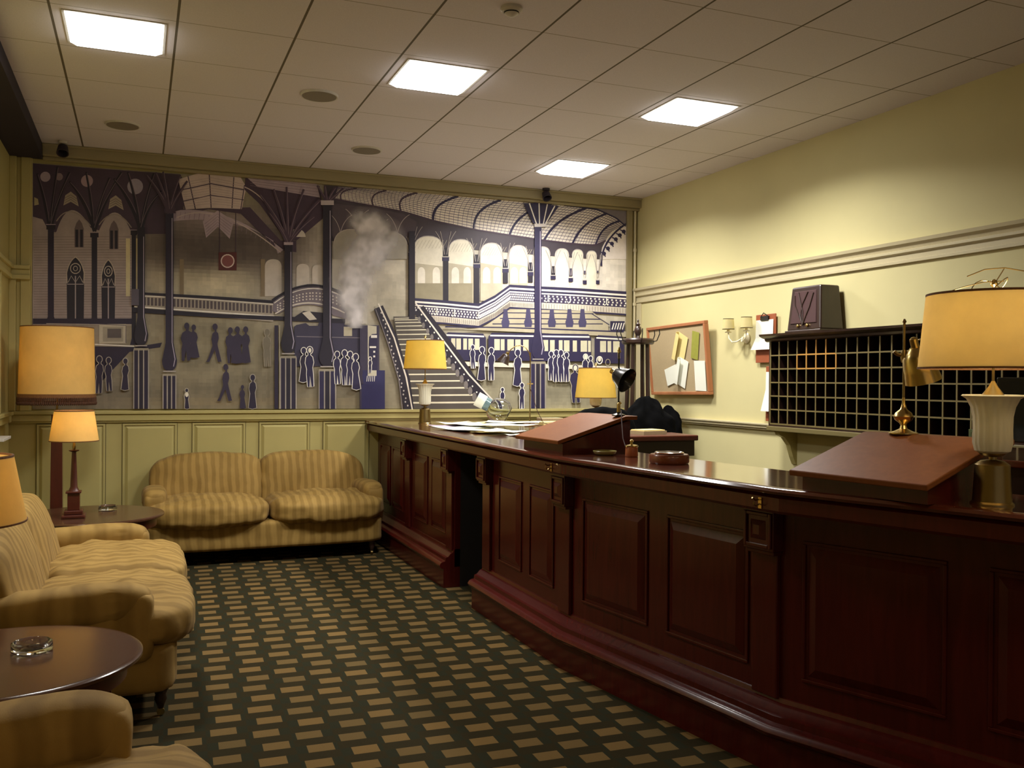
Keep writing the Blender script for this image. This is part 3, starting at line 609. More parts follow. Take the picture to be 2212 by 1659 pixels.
for j in range(gy_):
    for i in range(gx_):
        px, py = 691.5+i*3, 441.2+j*2.45; al = sa(px, py)
        if al < .04: continue
        q_ = o_+j*(gx_+1)+i; mu.f.append((q_, q_+1, q_+gx_+2, q_+gx_+1)); k_ = 1+.12*noise.noise(Vector((px*.06, py*.05, 9))); c3 = srgb(min(255, 212*k_), min(255, 208*k_), min(255, 204*k_)); mu.c.append((*c3, min(.96, al)))
mu.k += 3
# painted crowd
def person(x, y0, y1, w=1.0, out=None, walk=0, body=NAVY):
    h = y1-y0; r = h*.07; ln = random.uniform(-.05, .05)*h; q = lambda a, b: (x+a*h*w+ln*(b-.5), y0+b*h)
    P = [q(-.03, .13), q(-.028, .2), q(-.10, .26), q(-.125, .4), q(-.085, .55), q(-.10, .68), q(-.085, .99), q(-.03, 1), q(-.005, .72), q(.03, 1), q(.09, .98), q(.09, .68), q(.075, .52), q(.115, .38), q(.09, .25), q(.028, .2), q(.03, .13)]
    if walk: P = P[:5]+[q(-.09, .6), q(-.2, .9), q(-.27, 1), q(-.16, 1), q(0, .68), q(.12, 1), q(.24, .99), q(.1, .6)]+P[12:]
    if random.random() < .35 and not walk: P = P[:5]+[q(-.13, .97), q(0, 1), q(.14, .97)]+P[12:]
    if out: mu.ell(x, y0+r*1.1, r+1.6, r*1.25+1.6, out, 12); mu.line(P+[P[0]], 2.8, out)
    mu.ell(x, y0+r*1.1, r, r*1.25, body, 12); mu.poly(P, body)
DK = (54, 46, 66)
for a in ((403, 698, 780, 1.3), (418, 702, 774, 1.1), (497, 708, 785, 1.1), (512, 706, 786, 1.2), (530, 706, 785, 1.0), (523, 832, 883, 1), (778, 790, 830, 1)): person(*a, body=DK)
person(464, 700, 782, .8, None, 1, DK); person(487, 787, 866, .8, None, 1, DK); person(576, 712, 792, .9, (150, 140, 120), 0, (120, 112, 92))
for a in ((215, 770, 850), (235, 773, 845), (271, 775, 843), (655, 752, 826), (668, 750, 836), (727, 760, 830), (743, 757, 832), (755, 760, 832), (767, 765, 842), (798, 772, 806), (1019, 746, 796), (1039, 750, 822), (1059, 752, 822), (1116, 756, 834), (1188, 760, 822), (1199, 757, 825), (1209, 757, 825), (1221, 762, 825), (1262, 766, 826), (1273, 770, 822), (1083, 838, 883), (1125, 828, 883), (545, 810, 883), (403, 840, 883)):
    person(*a, .85, CRM if a[0] > 600 else (176, 168, 150))
for x, y in ((668, 757), (1240, 793), (1292, 776), (1262, 771), (403, 852)): mu.ell(x, y, 3.6, 5.5, (226, 220, 196), 10)
person(1240, 788, 870, 1.1, (180, 172, 150)); mu.ell(1240, 795, 4, 6, (226, 220, 196), 10); mu.arc(1292, 778, 6, 8, 0, 360, 2, CRM); mu.arc(1310, 783, 5, 7, 0, 360, 1.6, (150, 142, 120))
a, b, c_, d = W_(70, 352), W_(1352, 446), W_(1352, 882), W_(70, 884); nb = len(mu.v)
mu.v += [(p[0], y, p[1]) for y in (8.2268, 8.239) for p in (a, b, c_, d)]
for f_ in ((0, 1, 2, 3), (7, 6, 5, 4), (0, 4, 5, 1), (1, 5, 6, 2), (2, 6, 7, 3), (3, 7, 4, 0)): mu.f.append(tuple(nb+i for i in f_)); mu.c.append((.4, .36, .28))
me = bpy.data.meshes.new('mural'); me.from_pydata(mu.v, [], mu.f); me.materials.append(MAT['mural_paint'])
ca = me.color_attributes.new('Col', 'FLOAT_COLOR', 'CORNER'); buf = []
for p, c in zip(me.polygons, mu.c): buf += [min(1, c[0]*1.08), min(1, c[1]*1.06), min(1, c[2]*1.14), c[3] if len(c) > 3 else 1.0]*p.loop_total
ca.data.foreach_set('color', buf)
o = bpy.data.objects.new('mural', me); COL.objects.link(o)
tag(o, 'huge painted mural of a Victorian railway station filling the far wall', 'mural')

# ================================================================ RECEPTION COUNTER
t = thing('reception_counter', 'long mahogany reception counter angling round from the mural toward the camera', 'counter', (0, 0, 0))
FR = [(1.92, 8.235), (1.92, 4.1), (2.09, 2.65), (2.54, 1.36), (3.35, .3)]
BACK = [(3.8, .62), (2.93, 1.62), (2.56, 2.8), (2.43, 4.15), (2.45, 6.05), (3.0, 6.3), (3.0, 8.235)]
MB().prism(FR+BACK, 1.032, 1.06).build('countertop', 'mahogany_top', t)
MB().sweep(FR, [(0, 1.032), (.012, 1.036), (.018, 1.046), (.012, 1.056), (0, 1.0602), (-.01, 1.0602), (-.01, 1.032)]).build('nosing', 'mahogany_top', t, smooth=True)
MB().sweep(FR, [(-.012, .965), (-.006, .975), (-.006, 1.02), (-.016, 1.032), (-.05, 1.032), (-.05, .965)]).build('fascia', 'mahogany', t)
BF = [(2.03, 8.235), (2.03, 4.15), (2.23, 2.78), (2.70, 1.6), (3.5, .55)]
BL_ = [(2.03, 8.235), (2.03, 6.03)]; BR_ = [(2.03, 5.45)]+BF[1:]
led = [(.08, 0), (.08, .13), (.092, .134), (.104, .144), (.108, .156), (.1, .17), (.09, .178), (.066, .184), (.064, .206), (.045, .212), (.03, .232), (.012, .24), (.006, .256), (-.01, .262), (-.04, .262), (-.04, 0)]
for pth in (BL_, BR_):
    MB().sweep(pth, [(0, .14), (0, .967), (-.04, .967), (-.04, .14)]).build('front', 'mahogany', t)
    MB().sweep(pth, led).build('plinth', 'mahogany', t, smooth=True)
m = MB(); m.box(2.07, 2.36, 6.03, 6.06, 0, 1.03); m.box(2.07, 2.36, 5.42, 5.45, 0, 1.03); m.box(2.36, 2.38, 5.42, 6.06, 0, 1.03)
m.build('kneehole', 'shadow_gap', t)  # shade inside the opening put into the lining as a near-black colour
m = MB(); m.box(2.99, 3.0, 6.3, 8.2, 0, 1.03); m.build('back_panel', 'mahogany', t)
def segT(a, b):
    d = Vector((b[0]-a[0], b[1]-a[1], 0)).normalized(); nrm = Vector((d.y, -d.x, 0)); Mx = Matrix((d, nrm, Vector((0, 0, 1)))).transposed().to_4x4(); Mx.translation = (a[0], a[1], 0); return Mx
def raised(T, s0, s1, z0=.35, z1=.84):
    m = MB(); f = [(s0, 0, z0), (s1, 0, z0), (s1, 0, z1), (s0, 0, z1)]; g = .03
    w = .013
    for x0, x1, a, b in ((s0-w, s1+w, z1, z1+w), (s0-w, s1+w, z0-w, z0), (s0-w, s0, z0, z1), (s1, s1+w, z0, z1)): m.box(x0, x1, -.002, .008, a, b, T)
    q = [(s0+.01, .0, z0+.01), (s1-.01, .0, z0+.01), (s1-.01, .0, z1-.01), (s0+.01, .0, z1-.01)]
    r = [(s0+.045, .016, z0+.045), (s1-.045, .016, z0+.045), (s1-.045, .016, z1-.045), (s0+.045, .016, z1-.045)]
    m.frus([T @ Vector(p) for p in q], [T @ Vector(p) for p in r]); return m.build('raised_panel', 'mahogany', t, bevel=.003)
def pilaster(T, s0, s1):
    m = MB(); m.box(s0+.012, s1-.012, 0, .02, .25, .8, T)
    m.build('pilaster', 'mahogany', t, bevel=.004)
    m = MB(); m.box(s0, s1, 0, .055, .80, .965, T); m.box(s0+.006, s1-.006, .0, .045, .785, .80, T)
    w = .014
    for x0, x1, a, b in ((s0+.02, s1-.02, .93, .93+w), (s0+.02, s1-.02, .825-w, .825), (s0+.02-w, s0+.02, .825-w, .93+w), (s1-.02, s1-.02+w, .825-w, .93+w)): m.box(x0, x1, .055, .064, a, b, T)
    m.frus([T @ Vector(p) for p in ((s0+.035, .055, .84), (s1-.035, .055, .84), (s1-.035, .055, .915), (s0+.035, .055, .915))], [T @ Vector(p) for p in ((s0+.06, .066, .86), (s1-.06, .066, .86), (s1-.06, .066, .895), (s0+.06, .066, .895))])
    m.build('corbel_block', 'mahogany', t, bevel=.003)
TA = segT(BF[0], BF[1]); TB = segT(BF[1], BF[2]); TC = segT(BF[2], BF[3]); TD = segT(BF[3], BF[4])
for s0, s1 in ((.12, .44), (.55, .87), (1.22, 1.55), (1.68, 2.0), (3.06, 3.39), (3.53, 3.83)): raised(TA, s0, s1)
for s0, s1 in ((.085, .57), (.725, 1.19)): raised(TB, s0, s1); raised(TC, s0, s1)
raised(TD, .1, .55); raised(TD, .7, 1.15)
for s0, s1 in ((.98, 1.13), (2.05, 2.2), (2.79, 2.94), (3.92, 4.075)): pilaster(TA, s0, s1)
pilaster(TB, 1.225, 1.375)
def hook(T, s):
    m = MB(); m.box(s-.008, s+.008, .09, .094, .975, 1.015, T)
    m.tube([T @ Vector((s, .094, 1.008)), T @ Vector((s, .115, 1.006)), T @ Vector((s, .13, 1.016))], .003, 8)
    m.tube([T @ Vector((s, .094, .992)), T @ Vector((s, .112, .985)), T @ Vector((s, .122, .992)), T @ Vector((s, .123, 1.0))], .003, 8)
    m.build('coat_hook', 'brass', t, smooth=True)
FA, FB_ = segT(FR[0], FR[1]), segT(FR[1], FR[2])
hk = lambda T, s: hook(T @ Matrix.Translation((0, -.096, 0)), s)
hk(FA, 4.03); hk(FB_, 1.37)

# ---- sloping writing desks
def lectern(loc, rz, w, dep, zf, zb, label):
    t = thing('writing_slope', label, 'writing slope', (loc[0], loc[1], 1.06), rz)
    # local: x across depth away from guest, y along counter
    m = MB(); a = .02; h = w/2-.025
    vs = [(a+.01, -h, 0), (dep-a, -h, 0), (dep-a, -h, zb-.024), (a+.01, -h, zf-.018)]; vs += [(x, h, z) for x, _, z in vs]
    m.add(vs, [(0, 1, 2, 3), (7, 6, 5, 4), (0, 4, 5, 1), (1, 5, 6, 2), (2, 6, 7, 3), (3, 7, 4, 0)]); m.build('case', 'mahogany', t)
    m = MB(); d2 = dep-.06; vs = []
    for y in (-w/2, w/2): vs += [(-.01, y, zf-.02), (d2, y, zb-.02), (dep+.01, y, zb-.02), (dep+.01, y, zb), (d2, y, zb), (-.012, y, zf)]
    m.add(vs, [(0, 1, 4, 5), (1, 2, 3, 4), (6, 11, 10, 7), (7, 10, 9, 8), (0, 6, 7, 1), (1, 7, 8, 2), (2, 8, 9, 3), (3, 9, 10, 4), (4, 10, 11, 5), (5, 11, 6, 0)])
    m.build('slope_top', 'desk_leather_wood', t, bevel=.004); return t
lectern((1.945, 4.43), radians(3), .5, .45, .070, .19, 'small sloping writing desk on the counter left of the ashtray')
lectern((2.165, 2.355), radians(9.8), .53, .45, .065, .19, 'large sloping writing desk on the counter beside the big cream lamp')

# ================================================================ LAMPS
def bulb(parent, z, power, color=(1, .88, .66)):
    MB().lathe([(.002, z-.04), (.014, z-.03), (.028, z), (.022, z+.024), (.004, z+.034)], n=16).build('bulb', 'bulb_lit', parent, smooth=True)
    l = bpy.data.lights.new('bulb_light', 'POINT'); l.energy = power; l.color = color; l.shadow_soft_size = .04
    o = bpy.data.objects.new('bulb_light', l); COL.objects.link(o); o.parent = parent; o.location = (0, 0, z+.04)
def shade(parent, rb, rt, z0, z1, mat, trim='braid', sx=1):
    th = .0025; m = MB(); m.lathe([(rb, z0), (rt, z1), (rt-th, z1), (rb-th, z0)], n=56, cap=False)
    n_ = 56; m.f += [(k, (k+1) % n_, 3*n_+(k+1) % n_, 3*n_+k) for k in range(n_)]; m.mi += [0]*n_
    s = m.build('lamp_shade', mat, parent, smooth=True)
    MB().lathe([(rb+.001, z0), (rb+.002, z0+.006), (rb-.004, z0+.006), (rb-.004, z0)], n=56, cap=False).build('bottom_edging', trim, s, smooth=True)
    MB().lathe([(rt+.001, z1-.006), (rt+.001, z1+.001), (rt-.004, z1+.001), (rt-.004, z1-.006)], n=56, cap=False).build('top_edging', trim, s, smooth=True)
    m = MB()
    for k in range(3): a = 2*pi*k/3+.4; m.tube([(0, 0, z1-.03), (rt*cos(a), rt*sin(a), z1-.006)], .0018, 6)
    m.build('spider', 'brass', s)
    return s
def glass_lamp(x, y, label, rb, rt, z0, z1, ks=1.0, mat='shade_cream', power=.6, z=1.06):
    t = thing('table_lamp', label, 'table lamp', (x, y, z), 0, 'frosted glass lamps of the reception')
    k = ks; m = MB(); m.lathe([(.062*k, 0), (.062*k, .004), (.056*k, .01), (.05*k, .11), (.05*k, .122), (.034*k, .134), (.012*k, .138), (.012*k, .146), (.03*k, .15), (.04*k, .158)], n=36)
    m.build('base', 'aged_brass', t, smooth=True)
    g = MB(); g.lathe([(.038*k, .158), (.05*k, .165), (.056*k, .19), (.055*k, .23), (.056*k, .27), (.062*k, .3), (.074*k, .325), (.088*k, .334), (.084*k, .338), (.07*k, .328), (.056*k, .3), (.05*k, .26), (.048*k, .19), (.036*k, .17)], n=96, lobes=18, amp=.025)
    g.build('glass_body', 'frosted_glass', t, smooth=True)
    m = MB(); m.lathe([(.036*k, .33), (.03*k, .34), (.014*k, .362), (.007, .375), (.005, .38)], n=24); m.tube([(0, 0, .37), (0, 0, z1-z-.03)], .004, 8); m.build('stem', 'aged_brass', t, smooth=True)
    bulb(t, z0-z+.1, power)
    s = shade(t, rb, rt, z0-z, z1-z, mat)
    m = MB(); m.tube([(0, 0, z1-z-.03), (0, 0, z1-z+.02)], .004, 8); m.lathe([(.004, z1-z+.02), (.011, z1-z+.028), (.008, z1-z+.04), (.002, z1-z+.045)], n=12); m.build('finial', 'brass', t, smooth=True)
    return t
big = glass_lamp(2.443, 2.071, 'big cream drum-shaded lamp with frosted glass body at the right edge', .215, .192, 1.476, 1.709, 1.0, 'shade_cream', 4.2)  # bulb light added in place of light reaching the shade from outside
m = MB()
m.tube([(.05*cos(a)-.02, .05*sin(a), .665+.03*sin(a*1.5)) for a in [k*.4 for k in range(17)]], .0016, 6)
m.tube([(-.09, .02, .70), (-.04, .0, .722), (.02, -.02, .728), (.1, -.03, .72)], .0018, 6)
m.tube([(-.15, .02, .654), (-.1, .02, .668), (-.04, .0, .684), (.04, 0, .69)], .0018, 6)
m.tube([(0, 0, .65), (.01, 0, .69), (.02, -.02, .728)], .0018, 6)
m.build('loose_wire', 'aged_brass', big, smooth=True)
glass_lamp(2.25, 7.5, 'yellow-shaded lamp on the far end of the counter, behind the papers', .183, .158, 1.52, 1.765, .9, 'shade_yellow', .7)
# cabinet behind that carries the third lamp
tc = thing('filing_cabinet', 'low cabinet with papers behind the left writing desk, under the yellow lamp', 'cabinet', (3.46, 7.1, 0))
MB().box(-.42, .3, -.27, .3, 0, 1.03).build('body', 'dark_walnut', tc, bevel=.005); MB().box(-.44, .32, -.29, .32, 1.03, 1.06).build('top', 'red_wood', tc, bevel=.004)
for x0 in (-.4, -.04): MB().box(x0, x0+.32, -.285, -.27, .08, .98).build('door', 'dark_walnut', tc, bevel=.006)
glass_lamp(3.64, 7.05, 'yellow-shaded lamp half hidden behind the black spotlight-shaped desk lamp', .178, .147, 1.286, 1.545, .9, 'shade_yellow', .6, 1.06)

# adjustable bell lamps
def bell(parent, T, R=.06, L=.1, mat='black_metal', f=.62):
    m = MB(); m.lathe([(.012, L), (.02, L), (.03, L*.9), (R*f, L*.72), (R*(f+1)*.5, L*.3), (R, 0), (R-.003, 0), (R*(f+1)*.5-.004, L*.28), (R*f-.005, L*.68), (.012, L*.85)], n=36, T=T.to_3x3().to_4x4(), c=T.translation)
    s = m.build('lamp_head', mat, parent, smooth=True)
    m = MB(); m.lathe([(.006, L*.95), (.014, L*.98), (.014, L*1.25), (.006, L*1.3)], n=16, T=T.to_3x3().to_4x4(), c=T.translation); m.build('socket', 'brass', s, smooth=True); return s
t = thing('desk_lamp', 'black bell-shaped adjustable lamp standing on the left writing desk', 'desk lamp', (2.335, 4.262, 1.25))
MB().lathe([(.035, 0), (.035, .006), (.01, .014), (.005, .05)], n=24).build('base', 'black_metal', t, smooth=True)
MB().tube([(0, 0, .01), (0, 0, .3), (.0, .0, .34)], .0045, 10).build('pole', 'black_metal', t, smooth=True)
MB().tube([(0, 0, .02), (0, 0, .06), (.01, 0, .07)], .01, 10).build('clamp', 'brass', t, smooth=True)
m = MB(); m.tube([(0, 0, .3), (.01, .02, .33), (.02, .02, .34)], .006, 8); m.tube([(.0, .0, .33), (.0, .0, .35)], .008, 8); m.lathe([(.004, .335), (.009, .345), (.004, .36)], n=12); m.build('joint', 'brass', t, smooth=True)
bell(t, rotm(radians(20), (.03, -.035, .185), rx=radians(-62), ry=radians(-12)), .07, .09)
m = MB(); m.tube([(.005, -.02, .03), (-.02, -.07, -.02), (-.05, -.14, -.11), (-.06, -.2, -.17), (-.04, -.24, -.186)], .0028, 8)
m.build('cord', 'rope', t, smooth=True)
t = thing('desk_lamp', 'polished brass bell-headed lamp standing on the right writing desk', 'desk lamp', (2.545, 2.53, 1.25))
MB().lathe([(.05, 0), (.05, .004), (.03, .01), (.014, .018), (.01, .03), (.014, .038), (.03, .05), (.034, .062), (.028, .075), (.012, .088), (.006, .11), (.005, .13)], n=32).build('base', 'brass', t, smooth=True)
m = MB(); m.tube([(0, 0, .1), (0, 0, .395)], .0045, 10); m.lathe([(.003, .395), (.008, .402), (.003, .412)], n=12); m.build('pole', 'aged_brass', t, smooth=True)
m = MB(); m.lathe([(.009, .255), (.012, .27), (.012, .285), (.009, .3)], n=16); m.tube([(0, 0, .28), (-.02, .012, .285), (-.03, .018, .295)], .007, 8); m.tube([(0, 0, .278), (.02, -.012, .3), (.035, -.03, .335), (.048, -.04, .342), (.055, -.046, .325)], .0035, 8); m.build('arm', 'aged_brass', t, smooth=True)
bell(t, rotm(radians(-40), (.048, -.042, .19), rx=radians(12), ry=radians(-14)), .064, .125, 'brass', .8)
t = thing('desk_lamp', 'tall thin brass gooseneck lamp with a dark drooping head before the mural', 'desk lamp', (2.94, 6.85, 1.06))
MB().lathe([(.045, 0), (.045, .006), (.01, .014), (.005, .04)], n=24).build('base', 'aged_brass', t, smooth=True)
m = MB(); m.tube([(0, 0, .01), (0, 0, .6)], .005, 10); m.build('pole', 'aged_brass', t, smooth=True)
rr = r0
pts = [rr*a+Vector((0, 0, b)) for a, b in ((0, .5), (-.0, .56), (-.012, .6), (-.04, .64), (-.08, .655), (-.12, .65), (-.16, .62), (-.185, .585))]
MB().tube(pts, .004, 10).build('gooseneck', 'brass', t, smooth=True)
m = MB()
for a in range(4): m.tube([Vector((0, 0, .345)), Vector((0, 0, .345))+(rr*cos(a*pi/2)+Vector((0, 0, sin(a*pi/2))))*.024], .006, 6)
m.build('star_knob', 'brass', t, smooth=True)
bell(t, Matrix.Translation(rr*(-.225)+Vector((0, 0, .515))) @ Matrix.Rotation(-YAW, 4, 'Z') @ Matrix.Rotation(radians(28), 4, 'Y'), .055, .075, 'dark_walnut')
m = MB(); m.tube([(0, -.01, .3), (.05, -.04, .12), (.09, -.07, .03), (.16, -.1, .012), (.2, -.2, .006)], .0025, 6); m.build('cord', 'rope', t, smooth=True)

# ================================================================ SMALL THINGS ON THE COUNTER
Z0 = 1.0605
t = thing('ashtray_stand', 'round wooden tray with a metal ashtray set in it, on the counter', 'ashtray', (2.235, 3.6, Z0))
MB().lathe([(.085, 0), (.09, .008), (.09, .034), (.084, .042), (.066, .042), (.06, .034)], n=48).build('wooden_ring', 'tray_wood', t, smooth=True)
m = MB(); m.lathe([(.0, .036), (.03, .034), (.045, .042), (.062, .052), (.068, .05), (.066, .044), (.05, .04)], n=48, cap=False, lobes=6, amp=.04); m.build('metal_dish', 'chrome', t, smooth=True)
t = thing('cigar_lighter', 'small wooden pot with a brass cross-shaped top beside the ashtray', 'lighter', (2.25, 3.97, Z0))
MB().lathe([(.03, 0), (.032, .004), (.03, .045), (.028, .048)], n=28).build('pot', 'orange_wood', t, smooth=True)
m = MB(); m.lathe([(.03, .046), (.032, .05), (.03, .056), (.008, .06), (.006, .072), (.01, .077), (.006, .083), (.002, .085)], n=24, lobes=4, amp=.12); m.build('top', 'brass', t, smooth=True)
m = MB(); m.lathe([(.0, .008), (.04, .006), (.055, .014), (.058, .022), (.06, .02), (.056, .01), (.04, 0), (0, 0)], n=40, cap=False)
tag(m.build('glass_dish', 'green_glass_dull', loc=(2.17, 4.1, Z0), smooth=True), 'low pale green dish on the counter against the left writing desk', 'dish')
# loose papers at the far end
sheets = [(2.32, 6.9, .3, .42, 10, 0, 'paper_lilac', 'lilac folder under the left end of the paper heap'), (2.45, 7.1, .3, .45, 4, .004, 'paper', 'white sheet at the left of the heap, nearest the lamp'), (2.55, 6.75, .42, .5, 24, .008, 'paper', 'large white sheet with a folded corner on the heap'),
          (2.6, 6.55, .32, .5, -12, .012, 'paper_cream', 'cream sheet showing between the white papers'), (2.3, 6.45, .4, .6, 6, .002, 'paper', 'long white sheet along the front of the heap'), (2.52, 6.35, .3, .42, 30, .014, 'paper', 'white sheet lying crosswise on top of the heap'),
          (2.33, 6.15, .3, .4, -8, .0, 'paper_cream', 'cream paper bottommost at the front of the heap'), (2.32, 5.95, .22, .35, 14, .006, 'paper', 'small white slip near the right tip of the heap'), (2.68, 6.6, .3, .42, 60, .016, 'paper', 'topmost white sheet at the back of the heap'), (2.36, 5.72, .12, .26, 4, .0, 'paper', 'rolled white paper by the left writing desk')]
for x, y, w, l, rz, dz, mt, lab in sheets:
    m = MB(); g = 6; vs = []
    for i in range(g+1):
        for j in range(g+1):
            u_, v_ = i/g-.5, j/g-.5; z = .004+.009*abs(u_*v_)*4+.004*noise.noise(Vector((u_*3+x*9, v_*3, dz*99))); vs.append((u_*w, v_*l, z))
    n_ = len(vs); vs += [(p[0], p[1], max(0, p[2]-.0015)) for p in vs]
    F_ = [(i*(g+1)+j, (i+1)*(g+1)+j, (i+1)*(g+1)+j+1, i*(g+1)+j+1) for i in range(g) for j in range(g)]
    m.add(vs, F_+[tuple(n_+q for q in reversed(f_)) for f_ in F_]+[(i, i+1, n_+i+1, n_+i) for i in range(g)]+[(g*(g+1)+i+1, g*(g+1)+i, n_+g*(g+1)+i, n_+g*(g+1)+i+1) for i in range(g)]+[((i+1)*(g+1), i*(g+1), n_+i*(g+1), n_+(i+1)*(g+1)) for i in range(g)]+[(i*(g+1)+g, (i+1)*(g+1)+g, n_+(i+1)*(g+1)+g, n_+i*(g+1)+g) for i in range(g)])
    o = m.build('paper_sheet', mt, loc=(x, y, Z0+dz*2.6)); o.rotation_euler = (0, 0, radians(rz)); tag(o, lab, 'paper', 'loose papers on the far end of the counter')
# glass jar lying tilted, blue collar and white label
t = thing('glass_jar', 'large round clear glass jar with a blue neck and white label behind the papers', 'jar', (2.80, 7.2, Z0+.002))
T = Matrix.Translation((0, 0, .118)) @ Matrix.Rotation(-YAW, 4, 'Z') @ Matrix.Rotation(radians(-62), 4, 'Y')
T3 = T.to_3x3().to_4x4()
MB().lathe([(r_*1.18, z_*1.18) for r_, z_ in [(.0, -.085), (.06, -.08), (.088, -.045), (.092, 0), (.075, .05), (.05, .07), (.046, .07), (.07, .048), (.086, 0), (.082, -.043), (.056, -.074), (0, -.079)]], n=40, T=T3, c=T.translation, cap=False).build('body', 'clear_glass', t, smooth=True)
MB().lathe([(.05, .078), (.056, .085), (.058, .15), (.052, .15), (.05, .09)], n=32, T=T3, c=T.translation).build('neck', 'blue_glass', t, smooth=True)
m = MB(); m.lathe([(.0595, .13), (.0605, .205), (.057, .205), (.057, .13)], n=32, T=T3, c=T.translation); m.build('label', 'paper', t, smooth=True)

# ================================================================ BACK OFFICE
t = thing('back_desk', 'red-topped dark desk behind the counter between the two writing desks', 'desk', (3.3, 5.78, 0))
MB().box(-.42, .42, -.18, .18, 1.01, 1.05).build('top', 'red_wood', t, bevel=.008)
m = MB(); m.box(-.4, .4, -.16, .17, .9, 1.01); m.build('apron', 'dark_walnut', t, bevel=.004)
MB().box(-.38, .36, -.15, .16, 0, .9).build('body', 'dark_walnut', t, bevel=.004)
t = thing('card_box', 'flat box of cream cards lying on the red-topped back desk', 'box', (3.42, 5.8, 1.05), .2)
MB().box(-.11, .11, -.08, .08, 0, .026).build('tray', 'cork', t); MB().box(-.1, .1, -.07, .07, .026, .034).build('cards', 'paper_cream', t)
tag(MB().box(-.12, .12, -.09, .09, 0, .03).build('paper_stack', 'paper_cream', loc=(3.2, 6.98, 1.061), bevel=.002), 'cream stack of papers on the cabinet left of the coats', 'papers')
tag(MB().box(-.1, .1, -.06, .06, 0, .05).build('card_index', 'cork', loc=(3.3, 7.25, 1.061), bevel=.004), 'small buff box at the back of the low cabinet', 'box')
# coat stand
t = thing('coat_stand', 'dark turned wooden coat stand with hooks in the corner by the mural', 'coat stand', (4.21, 7.33, .0))
t.scale = (1.05, 1.05, 1.04)
MB().lathe([(.0, 1.70), (.13, 1.70), (.14, 1.712), (.14, 1.738), (.13, 1.75), (.05, 1.756), (.02, 1.76), (.016, 1.775), (.03, 1.80), (.034, 1.82), (.026, 1.85), (.014, 1.862), (.022, 1.875), (.01, 1.885), (.006, 1.9), (.009, 1.91), (.002, 1.92)], n=40, cap=False).build('head', 'dark_walnut', t, smooth=True)
for a in (.6, 2.17, 3.74, 5.31): MB().tube([(.09*cos(a), .09*sin(a), 1.70), (.1*cos(a), .1*sin(a), 1.2), (.15*cos(a), .15*sin(a), .3), (.2*cos(a), .2*sin(a), .0)], .019, 12).build('post', 'dark_walnut', t, smooth=True)
for k in range(6):
    a = k*pi/3+.2; c_, s_ = cos(a), sin(a)
    MB().tube([(.13*c_, .13*s_, 1.72), (.17*c_, .17*s_, 1.73), (.195*c_, .195*s_, 1.79), (.19*c_, .19*s_, 1.83)], .0045, 8).build('hook', 'black_metal', t, smooth=True)
MB().lathe([(.12, .55), (.14, .555), (.14, .58), (.12, .585)], n=32).build('ring', 'dark_walnut', t, smooth=True)
def coat(x, y, z0, z1, w, d, lab, rz=0, seed=0):
    def fn(p, q):
        t_ = (q.z+1)/2; k = .95-.55*max(0, t_-.72)/.28; fold = .02*sin(q.x*9+seed)*(1-t_)
        return Vector((p.x*k*(1.12-.12*t_), p.y*k+fold, p.z))
    m = MB(); m.soft((0, 0, (z0+z1)/2), (w, d, z1-z0), 3.4, 18, fn, .03, seed)
    o = m.build('coat', 'black_cloth', loc=(x, y, 0), smooth=2); o.rotation_euler = (0, 0, rz); return tag(o, lab, 'coat', 'black coats round the coat stand')
coat(4.12, 7.02, .55, 1.30, .5, .2, 'black coat hanging on the front of the coat stand', -.3, 2)
coat(4.47, 7.2, .7, 1.22, .2, .22, 'black coat hanging at the right of the coat stand next to the wall', .9, 5)
# office chair with coat over it, left of the stand
t = thing('office_chair', 'black high-backed chair behind the left writing desk, below the lamp shade', 'chair', (3.42, 6.5, 0), -.25)
def fn(p, q): return Vector((p.x, p.y+.05*(q.x**2)-.0, p.z-.05*q.x**2*(q.z+1)/2))
MB().soft((0, 0, .98), (.58, .12, .50), 3.2, 16, fn, .02, 4).build('backrest', 'black_cloth', t, smooth=2)
MB().soft((0, -.24, .55), (.5, .48, .1), 4, 12).build('seat', 'black_cloth', t, smooth=2)
MB().tube([(0, -.2, .08), (0, -.2, .5)], .03, 12).build('gas_lift', 'black_metal', t, smooth=True)
m = MB(); m.tube([(0, .05, .5), (0, .07, .8)], .02, 8); m.build('back_bracket', 'black_metal', t, smooth=True)
for k in range(5): a = 2*pi*k/5; MB().tube([(0, -.2, .1), (.28*cos(a), -.2+.28*sin(a), .05)], .02, 8).build('leg', 'black_metal', t, smooth=True)

# noticeboard
XP = XR
t = thing('noticeboard', 'wood-framed cork noticeboard on the right wall with five pinned papers', 'noticeboard', (XP, 7.34, 1.64))
def yz(T=None): pass
Tn = Matrix.Rotation(radians(-1.0), 4, 'X')
t.rotation_euler = (0, radians(-5), 0); t.location.x = XP-.04
m = MB(); m.box(-.03, -.004, -.48, .48, -.3, .305, Tn); m.build('cork_panel', 'cork', t)
for a in ((-.5, .5, .3, .328), (-.5, .5, -.328, -.3), (-.5, -.472, -.3, .3), (.472, .5, -.3, .3)): MB().box(-.045, -.002, a[0], a[1], a[2], a[3], Tn).build('frame_rail', 'frame_wood', t, bevel=.004)
def pinned(nm, x, y, z, w, h, rot, mat, lab, tilt=0, fold=False, cat='paper'):
    o_ = MB(); o_.box(-.002, 0, -w/2, w/2, -h, 0)
    if fold: o_.box(-.03, -.002, w/2-.004, w/2, -h*.98, 0); o_.box(-.031, -.029, w/2-w*.35, w/2, -h*.98, -.01)
    ob = o_.build(nm, mat, loc=(x, y, z)); ob.rotation_euler = (radians(rot), radians(-5), 0); return tag(ob, lab, cat, 'papers pinned to the noticeboard')
xb = lambda z: XP-.078-(z-1.64)*.087
